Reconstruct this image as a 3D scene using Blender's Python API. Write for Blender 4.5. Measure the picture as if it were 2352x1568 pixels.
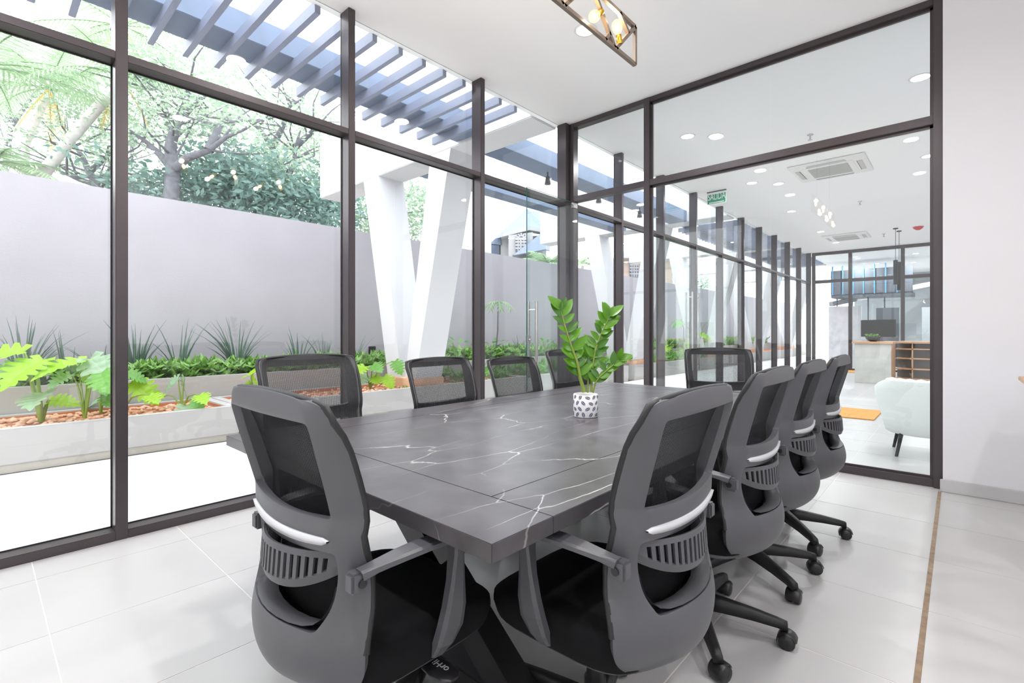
import bpy, bmesh, math, random
from mathutils import Vector, Matrix
random.seed(7)
R = random.Random(11)
for o in list(bpy.data.objects): bpy.data.objects.remove(o, do_unlink=True)
SC = bpy.context.scene; COL = SC.collection
# ------------------------------------------------------------------ camera
VP1, VP2, CX, HY, H = 2202.0, -60.0, 1176.0, 762.0, 1.15
FPX = math.sqrt((VP1-CX)*(CX-VP2)); TH = math.atan((VP1-CX)/FPX); CT, ST = math.cos(TH), math.sin(TH)
cam = bpy.data.cameras.new('camera'); camo = bpy.data.objects.new('camera', cam); COL.objects.link(camo)
cam.sensor_fit = 'HORIZONTAL'; cam.sensor_width = 36; cam.lens = FPX*36/2352
cam.shift_y = -(784-HY)/2352; cam.clip_start = 0.02; cam.clip_end = 300
camo.location = (0, 0, H); camo.rotation_euler = (math.pi/2, 0, TH)
SC.camera = camo
# ------------------------------------------------------------------ sky and exposure
W = bpy.data.worlds.new('sky'); SC.world = W; W.use_nodes = True
wn = W.node_tree; wn.nodes.clear()
wo = wn.nodes.new('ShaderNodeOutputWorld'); wb = wn.nodes.new('ShaderNodeBackground')
wb.inputs[0].default_value = (0.925, 0.955, 1.0, 1); wb.inputs[1].default_value = 1.85
wn.links.new(wb.outputs[0], wo.inputs[0])
SC.view_settings.view_transform = 'Standard'; SC.view_settings.look = 'None'
SC.view_settings.gamma = 1.0; SC.view_settings.use_curve_mapping = False
SC.view_settings.exposure = 1.45
ROOM_LAMP_W = 8.5; LOBBY_LAMP_W = 11.5; BULB_W = 1.6
# ------------------------------------------------------------------ pixel helpers
def ray(u, v):
    r = (u-CX)/FPX; d = (v-HY)/FPX
    return Vector((r*CT-ST, CT+r*ST, -d))
CAMP = Vector((0, 0, H))
def onz(u, v, z): q = ray(u, v); return CAMP+q*((z-H)/q.z)
def onx(u, v, x): q = ray(u, v); return CAMP+q*(x/q.x)
def ony(u, v, y): q = ray(u, v); return CAMP+q*(y/q.y)
def at(u, v, t): return CAMP+ray(u, v)*t
RIGHT = Vector((CT, ST, 0)); FWD = Vector((-ST, CT, 0))
# ------------------------------------------------------------------ materials
def lin(c):
    return tuple((x/255/12.92 if x/255 <= .04045 else ((x/255+.055)/1.055)**2.4) for x in c)
MATS = {}
def mat(name, rgb, rough=.5, metal=0, var=0.0, scale=6.0, bump=0.0, bscale=60.0, spec=.5, trans=0.0, coat=0.0, lin_in=False):
    if name in MATS: return MATS[name]
    m = bpy.data.materials.new(name); m.use_nodes = True; nt = m.node_tree
    p = nt.nodes['Principled BSDF']; c = rgb if lin_in else lin(rgb)
    p.inputs['Base Color'].default_value = (*c, 1); p.inputs['Roughness'].default_value = rough
    p.inputs['Metallic'].default_value = metal; p.inputs['Specular IOR Level'].default_value = spec
    p.inputs['Coat Weight'].default_value = coat
    if var > 0:
        tc = nt.nodes.new('ShaderNodeTexCoord'); nz = nt.nodes.new('ShaderNodeTexNoise')
        nz.inputs['Scale'].default_value = scale; nz.inputs['Detail'].default_value = 5
        rp = nt.nodes.new('ShaderNodeValToRGB'); rp.color_ramp.elements[0].position = .3; rp.color_ramp.elements[1].position = .7
        rp.color_ramp.elements[0].color = (*[max(0, x*(1-var)) for x in c], 1)
        rp.color_ramp.elements[1].color = (*[min(1, x*(1+var)) for x in c], 1)
        nt.links.new(tc.outputs['Object'], nz.inputs['Vector']); nt.links.new(nz.outputs['Fac'], rp.inputs['Fac'])
        nt.links.new(rp.outputs['Color'], p.inputs['Base Color'])
    if bump > 0:
        tc2 = nt.nodes.new('ShaderNodeTexCoord'); n2 = nt.nodes.new('ShaderNodeTexNoise'); n2.inputs['Scale'].default_value = bscale
        n2.inputs['Detail'].default_value = 4
        b = nt.nodes.new('ShaderNodeBump'); b.inputs['Strength'].default_value = bump; b.inputs['Distance'].default_value = .01
        nt.links.new(tc2.outputs['Object'], n2.inputs['Vector']); nt.links.new(n2.outputs['Fac'], b.inputs['Height'])
        nt.links.new(b.outputs['Normal'], p.inputs['Normal'])
    if trans > 0:
        t = nt.nodes.new('ShaderNodeBsdfTranslucent'); t.inputs['Color'].default_value = (*[min(1, x*1.25) for x in c], 1)
        mx = nt.nodes.new('ShaderNodeMixShader'); mx.inputs[0].default_value = trans
        out = nt.nodes['Material Output']
        nt.links.new(p.outputs[0], mx.inputs[1]); nt.links.new(t.outputs[0], mx.inputs[2]); nt.links.new(mx.outputs[0], out.inputs[0])
    MATS[name] = m; return m
def emit(name, rgb, strength):
    if name in MATS: return MATS[name]
    m = bpy.data.materials.new(name); m.use_nodes = True; nt = m.node_tree; nt.nodes.clear()
    e = nt.nodes.new('ShaderNodeEmission'); e.inputs[0].default_value = (*lin(rgb), 1); e.inputs[1].default_value = strength
    o = nt.nodes.new('ShaderNodeOutputMaterial'); nt.links.new(e.outputs[0], o.inputs[0]); MATS[name] = m; return m
def glass(name, tint, refl=1.0):
    if name in MATS: return MATS[name]
    m = bpy.data.materials.new(name); m.use_nodes = True; nt = m.node_tree; nt.nodes.clear()
    o = nt.nodes.new('ShaderNodeOutputMaterial'); mx = nt.nodes.new('ShaderNodeMixShader')
    t = nt.nodes.new('ShaderNodeBsdfTransparent'); t.inputs[0].default_value = (*tint, 1)
    g = nt.nodes.new('ShaderNodeBsdfGlossy'); g.inputs['Roughness'].default_value = 0.0; g.inputs[0].default_value = (refl, refl, refl, 1)
    f = nt.nodes.new('ShaderNodeFresnel'); ge = nt.nodes.new('ShaderNodeNewGeometry')
    ma = nt.nodes.new('ShaderNodeMath'); ma.operation = 'MULTIPLY_ADD'; ma.inputs[1].default_value = -(1.45-1/1.45); ma.inputs[2].default_value = 1.45
    nt.links.new(ge.outputs['Backfacing'], ma.inputs[0]); nt.links.new(ma.outputs[0], f.inputs['IOR'])
    nt.links.new(f.outputs[0], mx.inputs[0]); nt.links.new(t.outputs[0], mx.inputs[1]); nt.links.new(g.outputs[0], mx.inputs[2])
    nt.links.new(mx.outputs[0], o.inputs[0]); MATS[name] = m; return m

mat('wall_white', (218, 218, 223), .75, bump=.04, bscale=180)
mat('ceil_white', (246, 246, 248), .8, bump=.02, bscale=120)
mat('tile', (182, 180, 180), .30, var=.035, scale=2.2, bump=.015, bscale=40)
mat('grout', (226, 222, 214), .9)
mat('brown_joint', (140, 120, 100), .8, var=.25, scale=25)
mat('baseboard', (186, 186, 188), .5, var=.02)
mat('frame', (74, 67, 70), .32, metal=.35, var=.06, scale=3)
mat('frame_far', (88, 90, 100), .4, metal=.2)
mat('gasket', (24, 24, 26), .6)
glass('window_glass', (.985, .995, .99)); glass('partition_glass', (.965, .985, .98)); glass('door_glass', (.93, .965, .955))
mat('glass_edge', (36, 92, 90), .15)
mat('steel', (200, 198, 196), .22, metal=1.0)
mat('chair_grey', (80, 80, 84), .42, var=.04, scale=5, bump=.03, bscale=900)
mat('chair_black', (26, 26, 28), .5, bump=.03, bscale=700)
mat('cushion', (17, 17, 19), .92, bump=.2, bscale=900, spec=.2)
mat('silver', (205, 206, 210), .35, metal=.2)
mat('caster', (30, 30, 32), .38)
mat('steel_black', (30, 29, 31), .42, var=.1, scale=8)
mat('white_concrete', (208, 208, 211), .85, bump=.05, bscale=30, var=.02, scale=1.0)
mat('patio', (230, 229, 228), .5, var=.02, scale=2)
mat('patio_joint', (180, 178, 176), .9)
mat('garden_wall', (166, 162, 169), .9, bump=.12, bscale=45, var=.04, scale=1.5)
mat('planter', (174, 171, 170), .85, bump=.06, bscale=35, var=.04, scale=2)
mat('plinth', (176, 170, 162), .85, var=.08, scale=4)
mat('terracotta_soil', (186, 128, 96), .95, var=.25, scale=12, bump=.4, bscale=40)
mat('planter_inner', (196, 128, 92), .9, var=.15, scale=4)
mat('pergola', (122, 130, 152), .45, var=.06, scale=3)
mat('pergola_beam', (104, 120, 146), .5, var=.1, scale=4)
mat('bark', (104, 104, 112), .9, var=.25, scale=9, bump=.5, bscale=20)
mat('bark_pale', (196, 190, 188), .9, var=.15, scale=9, bump=.3, bscale=20)
mat('brass', (214, 160, 60), .25, metal=1.0)
mat('lamp_frame', (126, 112, 100), .4, metal=.5)
mat('wood', (206, 168, 136), .5, var=.1, scale=4)
mat('concrete_panel', (200, 200, 196), .7, var=.1, scale=5, bump=.1, bscale=30)
mat('velvet', (242, 246, 245), .8, bump=.05, bscale=300)
mat('mat_orange', (212, 158, 92), .95, bump=.5, bscale=400, var=.08, scale=30)
mat('black_plastic', (32, 30, 34), .4)
mat('ac_white', (232, 232, 232), .5)
mat('ac_grille', (196, 196, 194), .6)
mat('red', (208, 66, 62), .4)
mat('sign_green', (26, 150, 112), .5); mat('sign_white', (246, 250, 250), .5)
mat('rust_stain', (224, 178, 146), .9, var=.15, scale=6)
mat('roof_slate', (116, 126, 150), .7, var=.12, scale=8)
mat('house_wall', (156, 155, 157), .8); mat('house_peach', (168, 152, 140), .8)
mat('house_glass', (58, 72, 96), .25)
mat('pot_white', (240, 239, 242), .35); mat('pot_navy', (58, 66, 96), .4)
mat('soil', (110, 84, 70), .95, var=.3, scale=60)
mat('stem_green', (128, 150, 62), .5); mat('zz_leaf', (64, 112, 26), .3, var=.2, scale=14, trans=.2)
mat('zz_leaf_b', (90, 142, 34), .3, var=.15, scale=14, trans=.25)
mat('leaf_lime', (150, 196, 44), .45, var=.15, scale=9, trans=.35)
mat('leaf_green', (104, 160, 68), .45, var=.2, scale=9, trans=.3)
mat('leaf_shine', (150, 180, 146), .25, var=.12, scale=9, trans=.2)  # whitish shine on the leaves put into the base colour
mat('blade_green', (86, 110, 96), .5, var=.2, scale=6, trans=.2)
mat('ground_cover', (124, 166, 84), .5, var=.45, scale=14, trans=.25)
mat('tree_leaf', (150, 172, 148), .6, var=.25, scale=1.2, trans=.35)  # leaf green whitened to carry the bright haze outside
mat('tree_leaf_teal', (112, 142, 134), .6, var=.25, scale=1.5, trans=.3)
mat('tree_leaf_haze', (190, 204, 190), .7, var=.2, scale=1.0, trans=.35)  # paler still: haze painted into the background foliage colour
mat('palm_leaf', (146, 172, 136), .5, var=.3, scale=1.5, trans=.35)  # haze lightens this frond colour too
mat('palm_leaf_yellow', (214, 186, 110), .6, var=.2, scale=2, trans=.35)
mat('pebble', (222, 176, 150), .8, var=.25, scale=22)
mat('pole_grey', (200, 200, 204), .8)
mat('far_dark', (74, 80, 90), .6); mat('far_grey', (150, 156, 160), .7, var=.05); mat('far_blue', (72, 130, 168), .5)
mat('marble_white', (222, 220, 226), .4, var=.12, scale=3.5)
mat('bulb_glow', (255, 214, 130), .2)
def marble():
    m = bpy.data.materials.new('dark_marble'); m.use_nodes = True; nt = m.node_tree; p = nt.nodes['Principled BSDF']
    L = nt.links.new; N = nt.nodes.new
    tc = N('ShaderNodeTexCoord'); mp = N('ShaderNodeMapping'); mp.inputs['Scale'].default_value = (1.35, .42, 1.0); mp.inputs['Rotation'].default_value = (0, 0, -.28)
    L(tc.outputs['Object'], mp.inputs['Vector'])
    nz = N('ShaderNodeTexNoise'); nz.inputs['Scale'].default_value = 2.4; nz.inputs['Detail'].default_value = 6; L(mp.outputs[0], nz.inputs['Vector'])
    ad = N('ShaderNodeMixRGB'); ad.blend_type = 'ADD'; ad.inputs[0].default_value = .22
    L(mp.outputs[0], ad.inputs[1]); L(nz.outputs['Color'], ad.inputs[2])
    vo = N('ShaderNodeTexVoronoi'); vo.feature = 'DISTANCE_TO_EDGE'; vo.inputs['Scale'].default_value = 3.3; L(ad.outputs[0], vo.inputs['Vector'])
    r1 = N('ShaderNodeValToRGB'); r1.color_ramp.elements[0].position = .0; r1.color_ramp.elements[0].color = (1, 1, 1, 1)
    r1.color_ramp.elements[1].position = .0075; r1.color_ramp.elements[1].color = (0, 0, 0, 1); L(vo.outputs['Distance'], r1.inputs[0])
    nk = N('ShaderNodeTexNoise'); nk.inputs['Scale'].default_value = 3.1; L(tc.outputs['Object'], nk.inputs['Vector'])
    r2 = N('ShaderNodeValToRGB'); r2.color_ramp.elements[0].position = .40; r2.color_ramp.elements[1].position = .62; L(nk.outputs['Fac'], r2.inputs[0])
    mu = N('ShaderNodeMath'); mu.operation = 'MULTIPLY'; L(r1.outputs[0], mu.inputs[0]); L(r2.outputs[0], mu.inputs[1])
    ms = N('ShaderNodeMath'); ms.operation = 'MULTIPLY'; ms.inputs[1].default_value = .75; L(mu.outputs[0], ms.inputs[0])
    nb = N('ShaderNodeTexNoise'); nb.inputs['Scale'].default_value = 9; nb.inputs['Detail'].default_value = 8; L(tc.outputs['Object'], nb.inputs['Vector'])
    rb = N('ShaderNodeValToRGB'); rb.color_ramp.elements[0].position = .3; rb.color_ramp.elements[1].position = .75
    rb.color_ramp.elements[0].color = (*lin((66, 63, 66)), 1); rb.color_ramp.elements[1].color = (*lin((88, 85, 88)), 1); L(nb.outputs['Fac'], rb.inputs[0])
    mx = N('ShaderNodeMixRGB'); mx.inputs[2].default_value = (*lin((222, 218, 214)), 1); L(ms.outputs[0], mx.inputs[0]); L(rb.outputs[0], mx.inputs[1])
    L(mx.outputs[0], p.inputs['Base Color']); p.inputs['Roughness'].default_value = .30; p.inputs['Specular IOR Level'].default_value = .3
    MATS['dark_marble'] = m
marble()
def meshfabric():
    m = bpy.data.materials.new('mesh_fabric'); m.use_nodes = True; nt = m.node_tree; p = nt.nodes['Principled BSDF']
    p.inputs['Base Color'].default_value = (*lin((40, 40, 43)), 1); p.inputs['Roughness'].default_value = .7
    tc = nt.nodes.new('ShaderNodeTexCoord'); wv = nt.nodes.new('ShaderNodeTexWave'); wv.bands_direction = 'Z'; wv.inputs['Scale'].default_value = 62
    wv.inputs['Distortion'].default_value = .6; wv.inputs['Detail'].default_value = 1
    nt.links.new(tc.outputs['Object'], wv.inputs['Vector'])
    mr = nt.nodes.new('ShaderNodeMapRange'); mr.inputs['To Min'].default_value = .42; mr.inputs['To Max'].default_value = .72
    nt.links.new(wv.outputs['Fac'], mr.inputs['Value']); nt.links.new(mr.outputs[0], p.inputs['Alpha'])
    MATS['mesh_fabric'] = m
meshfabric()
# ------------------------------------------------------------------ mesh builder
class MB:
    def __init__(s): s.v = []; s.f = []; s.sm = []
    def add(s, vs, fs, smooth=False):
        o = len(s.v); s.v += [tuple(q) for q in vs]
        for f in fs: s.f.append(tuple(i+o for i in f)); s.sm.append(smooth)
    def box(s, x0, x1, y0, y1, z0, z1):
        s.add([(x0,y0,z0),(x1,y0,z0),(x1,y1,z0),(x0,y1,z0),(x0,y0,z1),(x1,y0,z1),(x1,y1,z1),(x0,y1,z1)],
              [(3,2,1,0),(4,5,6,7),(0,1,5,4),(1,2,6,5),(2,3,7,6),(3,0,4,7)])
        return s
    def cbox(s, x0, x1, y0, y1, z0, z1, c=.004):
        bm = bmesh.new(); bmesh.ops.create_cube(bm, size=1)
        for v in bm.verts: v.co = Vector(((x0+x1)/2+v.co.x*(x1-x0), (y0+y1)/2+v.co.y*(y1-y0), (z0+z1)/2+v.co.z*(z1-z0)))
        bmesh.ops.bevel(bm, geom=bm.edges[:], offset=c, segments=2, affect='EDGES')
        bm.verts.ensure_lookup_table(); bm.verts.index_update()
        s.add([v.co for v in bm.verts], [[v.index for v in f.verts] for f in bm.faces]); bm.free(); return s
    def beam(s, a, b, w, h, up=(0,0,1)):
        a = Vector(a); b = Vector(b); d = (b-a).normalized(); u = Vector(up)
        if abs(d.dot(u)) > .99: u = Vector((1,0,0))
        r = d.cross(u).normalized(); u = r.cross(d).normalized(); vs = []
        for q in (a, b):
            for sx, sz in ((-1,-1),(1,-1),(1,1),(-1,1)): vs.append(q+r*sx*w/2+u*sz*h/2)
        s.add(vs, [(0,1,2,3),(7,6,5,4),(4,5,1,0),(5,6,2,1),(6,7,3,2),(7,4,0,3)]); return s
    def tube(s, pts, rad, n=8, cap=True, smooth=True):
        pts = [Vector(p) for p in pts]
        if not isinstance(rad, (list, tuple)): rad = [rad]*len(pts)
        vs = []; fs = []; ref = None
        for i, p in enumerate(pts):
            d = (pts[min(i+1, len(pts)-1)]-pts[max(i-1, 0)]).normalized()
            if ref is None: ref = d.orthogonal().normalized()
            ref = (ref-d*ref.dot(d)); ref = ref.normalized() if ref.length > 1e-6 else d.orthogonal().normalized()
            q = d.cross(ref)
            for k in range(n):
                a = 2*math.pi*k/n; vs.append(p+(ref*math.cos(a)+q*math.sin(a))*rad[i])
        for i in range(len(pts)-1):
            for k in range(n):
                fs.append((i*n+k, i*n+(k+1)%n, (i+1)*n+(k+1)%n, (i+1)*n+k))
        s.add(vs, fs, smooth)
        if cap:
            s.add(vs[:n], [tuple(reversed(range(n)))]); s.add(vs[-n:], [tuple(range(n))])
        return s
    def lathe(s, prof, c=(0,0,0), n=24, axis='z', smooth=True, cap=True):
        vs = []; fs = []; c = Vector(c)
        for r, z in prof:
            for k in range(n):
                a = 2*math.pi*k/n; x, y = r*math.cos(a), r*math.sin(a)
                vs.append(c+(Vector((x,y,z)) if axis == 'z' else Vector((z,x,y)) if axis == 'x' else Vector((y,z,x))))
        m = len(prof)
        for i in range(m-1):
            for k in range(n): fs.append((i*n+k, i*n+(k+1)%n, (i+1)*n+(k+1)%n, (i+1)*n+k))
        s.add(vs, fs, smooth)
        if cap:
            if prof[0][0] > 1e-5: s.add(vs[:n], [tuple(reversed(range(n)))])
            if prof[-1][0] > 1e-5: s.add(vs[-n:], [tuple(range(n))])
        return s
    def grid(s, P, keep=None, smooth=True):
        nr = len(P); nc = len(P[0]); vs = [q for row in P for q in row]; fs = []
        for i in range(nr-1):
            for j in range(nc-1):
                if keep is None or keep(i, j): fs.append((i*nc+j, i*nc+j+1, (i+1)*nc+j+1, (i+1)*nc+j))
        s.add(vs, fs, smooth); return s
    def prism(s, poly, a, b):
        """poly: list of 3D points; extruded from a-offset to b-offset vectors"""
        a = Vector(a); b = Vector(b); n = len(poly)
        vs = [Vector(p)+a for p in poly]+[Vector(p)+b for p in poly]
        s.add(vs, [tuple(range(n)), tuple(reversed(range(n, 2*n)))]+[(i, (i+1)%n+0, (i+1)%n+n, i+n) for i in range(n)]); return s
    def mesh(s, name, m=None, recalc=True):
        me = bpy.data.meshes.new(name); me.from_pydata(s.v, [], s.f)
        for p, sm in zip(me.polygons, s.sm): p.use_smooth = sm
        if recalc:
            bm = bmesh.new(); bm.from_mesh(me); bmesh.ops.recalc_face_normals(bm, faces=bm.faces[:]); bm.to_mesh(me); bm.free()
        if m is not None: me.materials.append(MATS[m])
        return me
    def build(s, name, m, parent=None, loc=None, recalc=True):
        return link(name, s.mesh(name, m, recalc), parent, loc)
def link(name, me, parent=None, loc=None, rot=None):
    o = bpy.data.objects.new(name, me); COL.objects.link(o)
    if parent: o.parent = parent
    if loc is not None: o.location = loc
    if rot is not None: o.rotation_euler = rot
    return o
def tag(o, label=None, cat=None, group=None, kind=None):
    if label: o['label'] = label
    if cat: o['category'] = cat
    if group: o['group'] = group
    if kind: o['kind'] = kind
    return o
def thing(name, label, cat, loc=(0,0,0), rz=0, group=None):
    o = bpy.data.objects.new(name, None); COL.objects.link(o); o.location = loc; o.rotation_euler = (0, 0, rz); o.empty_display_size = .1
    return tag(o, label, cat, group)
def struct(o, label=None): o['kind'] = 'structure'; return tag(o, label)
def copy_tree(o, parent=None):
    c = o.copy(); COL.objects.link(c); c.parent = parent
    for ch in [q for q in bpy.data.objects if q.parent == o and q is not c]: copy_tree(ch, c)
    return c
def baked(me_obj):
    dg = bpy.context.evaluated_depsgraph_get(); dg.update()
    ev = me_obj.evaluated_get(dg); nm = bpy.data.meshes.new_from_object(ev)
    for p in nm.polygons: p.use_smooth = True
    return nm
# ================================================================== building shell
ZC = 3.62; XW = -3.426; YP = 4.78; RX1 = 1.75; RY0 = -1.75; LX1 = 3.2; YF = 17.75
# floor: substrate with single tiles on it
TS = .6135; X0 = -.10; Y0 = 2.035
fl = struct(MB().box(-3.62, LX1+.1, RY0-.1, 26.5, -.12, -.0014).build('floor', 'grout'), 'pale grout bed under the large grey floor tiles')
tile_me = MB().cbox(-TS/2+.002, TS/2-.002, -TS/2+.002, TS/2-.002, -.006, 0, .0006).mesh('tile', 'tile')
nt_ = 0
for j in range(-4, 13):
    for i in range(-6, 5):
        xa = X0+i*TS; ya = Y0+j*TS
        if xa+TS < -3.5 or (ya < 4.6 and xa > RX1): continue
        if ya > 4.2 and xa > 1.0: continue
        x1 = xa+TS; left = max(xa, -3.60); lo = max(ya, RY0)
        if ya+TS < RY0: continue
        if left == xa and lo == ya: link('tile', tile_me, fl, (xa+TS/2, ya+TS/2, 0))
        else: MB().cbox(left+.002, x1-.002, lo+.002, ya+TS-.002, -.006, 0, .0006).build('tile', 'tile', fl)
YT = Y0+13*TS
def slabtile():
    m = bpy.data.materials.new('tile_far'); m.use_nodes = True; nt = m.node_tree; p = nt.nodes['Principled BSDF']
    tc = nt.nodes.new('ShaderNodeTexCoord'); br = nt.nodes.new('ShaderNodeTexBrick'); br.offset = 0
    br.inputs['Color1'].default_value = (*lin((186,184,184)), 1); br.inputs['Color2'].default_value = (*lin((184,182,182)), 1); br.inputs['Mortar'].default_value = (*lin((208,204,198)), 1)
    br.inputs['Scale'].default_value = 1; br.inputs['Mortar Size'].default_value = .004; br.inputs['Brick Width'].default_value = TS; br.inputs['Row Height'].default_value = TS
    nt.links.new(tc.outputs['Object'], br.inputs['Vector']); nt.links.new(br.outputs['Color'], p.inputs['Base Color']); p.inputs['Roughness'].default_value = .34
    MATS['tile_far'] = m
slabtile()
MB().box(-3.60-X0, LX1-X0, .002, 26.4-YT, -.006, 0).build('tile_field', 'tile_far', fl, (X0, YT, 0))['kind'] = 'stuff'
MB().box(1.15-X0, LX1-X0, 4.62-Y0, YT-Y0, -.006, 0).build('tile_field', 'tile_far', fl, (X0, Y0, 0))['kind'] = 'stuff'
struct(MB().box(X0-.011, X0+.008, RY0, 4.69, -.011, .0012).build('trim_1', 'brown_joint'), 'brown joint strip running along the floor tiles')
# ceiling and roof
ce = struct(MB().box(-3.60, LX1+.1, RY0-.1, 26.5, ZC, ZC+.30).build('ceiling', 'ceil_white'), 'smooth white ceiling')
# solid walls
struct(MB().box(-.085, LX1, 4.715, 4.90, 0, ZC).build('wall_back', 'wall_white'), 'plain white wall beside the glass partition')
struct(MB().box(RX1, RX1+.1, RY0, 4.72, 0, ZC).build('wall_right', 'ceil_white'), 'plain white side wall of the meeting room')
struct(MB().box(-3.42, RX1+.1, RY0-.1, RY0, 0, ZC).build('wall_front', 'ceil_white'), 'plain white wall facing the glass partition')
struct(MB().box(LX1, LX1+.1, 4.9, 26.4, 0, ZC).build('wall_lobby', 'wall_white'), 'plain white side wall of the lobby')
struct(MB().box(-3.42, LX1, 26.3, 26.4, 0, ZC).build('wall_far', 'far_grey'), 'grey wall at the far end of the building')
struct(MB().cbox(-.10, RX1, 4.692, 4.715, 0, .088, .004).build('baseboard_back', 'baseboard'), 'light grey tiled baseboard under the white wall')
struct(MB().cbox(RX1-.022, RX1, RY0, 4.69, 0, .088, .004).build('baseboard_right', 'baseboard'), 'light grey tiled baseboard on the side wall')
# window wall: one window per bay
DX = .13; ys = [.524+1.394*k for k in range(-2, 4)]+[4.706+1.295*k for k in range(1, 11)]
ys = [RY0-.06]+ys[1:]   # first bay ends at the front wall
def bay(n, ya, yb, door=False, fm='frame', wlabel=None):
    w = struct(thing('window_%d' % n, None, None, (XW, ya, 0)), wlabel)
    L = yb-ya
    MB().cbox(-DX, 0, 0, .176 if abs(ya-4.706) < .01 else .056, 0, ZC, .003).build('mullion', fm, w)
    MB().cbox(-DX, -.002, .056, L, 2.653, 2.698, .003).build('transom', fm, w)
    if not door: MB().cbox(-DX, 0, .056, L, 0, .05, .003).build('sill', fm, w)
    MB().box(-DX+.012, -DX+.022, .056, L, 2.698, ZC).build('pane', 'window_glass', w)
    if not door:
        MB().box(-DX+.012, -DX+.022, .056, L, .05, 2.653).build('pane', 'window_glass', w)
        g = MB()
        for (a, b, c, d) in ((.056, .062, .05, 2.653), (L-.006, L, .05, 2.653), (.056, L, .05, .056), (.056, L, 2.647, 2.653)): g.box(-DX+.022, -DX+.03, a, b, c, d)
        g.build('gasket', 'gasket', w)
    return w
for k in range(len(ys)-1):
    bay(k+1, ys[k], ys[k+1], door=(7.2 < ys[k] < 9.0), wlabel=None)
MB().cbox(XW-DX, XW, ys[-1], ys[-1]+.06, 0, ZC, .003).build('trim_2', 'frame'); struct(bpy.data.objects['trim_2'], 'end mullion of the long window wall')
# glass partition to the lobby
pt = struct(thing('window_17', None, None, (0, YP, 0)), 'dark framed glass partition between meeting room and lobby')
PX0, PX1, PXM, PXJ = XW+.004, -.085, -2.469, -1.255
MB().cbox(PX0, PX0+.05, 0, .10, 0, ZC, .003).build('mullion', 'frame', pt)
MB().cbox(PXM, PXM+.066, 0, .10, 0, ZC, .003).build('mullion', 'frame', pt)
MB().cbox(PX1-.054, PX1, -.02, .10, 0, ZC, .003).build('mullion', 'frame', pt)
for nm, a, b in (('transom', 2.69, 2.755), ('head_rail', 3.57, ZC)):
    for xa, xb in ((PX0+.05, PXM), (PXM+.066, PX1-.054)): MB().cbox(xa, xb, .004, .10, a, b, .003).build(nm, 'frame', pt)
MB().cbox(PXM+.066, PX1-.054, .002, .10, 0, .058, .003).build('sill', 'frame', pt)
MB().cbox(PXM+.066, PX1-.054, .045, .055, .058, .075, .002).build('glazing_bead', 'frame', pt)
for xa, xb in ((PX0+.05, PXM), (PXM+.066, PXJ-.002), (PXJ+.002, PX1-.054)):
    MB().box(xa, xb, .055, .065, 2.755, 3.57).build('pane', 'partition_glass', pt)
    if xa > PXM: MB().box(xa, xb, .055, .065, .058, 2.69).build('pane', 'partition_glass', pt)
g = MB()
for (a, b, c, d) in ((PXM+.066, PXM+.086, .058, 2.69), (PX1-.074, PX1-.054, .058, 2.69), (PXM+.066, PXM+.086, 2.755, 3.57), (PX1-.074, PX1-.054, 2.755, 3.57)): g.box(a, b, .036, .055, c, d)
g.box(PXM+.066, PX1-.054, .036, .055, 2.67, 2.69); g.box(PXM+.066, PX1-.054, .036, .055, 3.55, 3.57)
g.build('gasket', 'frame', pt)
# glass door leaf, swung open along the windows
def bar_handle(d, x, y, z0, z1, off, m='steel'):
    for s in (-1, 1):
        h = MB().lathe([(.016, z0), (.016, z1)], (x+s*off, y, 0), 14)
        for zz in (z0+.09, z1-.09): h.tube([(x+s*off, y, zz), (x, y, zz)], .009, 8)
        h.build('handle', m, d)
def glassdoor(n, label, xh, yh, L, axis_y, h0, h1, hy, loff):
    d = struct(thing('door_%d' % n, None, None, (xh, yh, 0)), label)
    a, b = sorted((0, L))
    MB().box(-.005, .005, a, b, .012, 2.645).build('pane', 'door_glass', d)
    ed = MB()
    e = L; s = 1 if L > 0 else -1
    ed.box(-.0055, .0055, min(e, e+s*.003), max(e, e+s*.003), .012, 2.645); ed.box(-.0055, .0055, a, b, 2.645, 2.648)
    ed.build('glass_edge', 'glass_edge', d)
    bar_handle(d, 0, hy, h0, h1, loff)
    for zz in (.012, 2.585): MB().cbox(-.016, .016, -.08 if L < 0 else 0, 0 if L < 0 else .08, zz, zz+.06, .003).build('patch_fitting', 'steel', d)
    return d
d1 = glassdoor(1, 'frameless glass door swung open beside the windows', -3.30, 4.74, -.89, True, .67, 1.47, -.80, .055)
MB().cbox(-.018, .018, -.892, -.845, 1.03, 1.11, .003).build('lock', 'steel', d1)
MB().lathe([(.012, .018), (.012, .03), (.008, .034)], (0, -.868, 1.07), 14, axis='x').build('lock_cylinder', 'steel', d1)
for n, yh, L, hy in ((2, 7.37, 1.16, 1.06), (3, 9.83, -1.20, -1.08)):
    glassdoor(n, 'tall glass exit door of the lobby with long steel bar handles, %s leaf' % ('first' if n == 2 else 'second'), XW-.06, yh, L, True, .48, 1.85, hy, .055)
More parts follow.
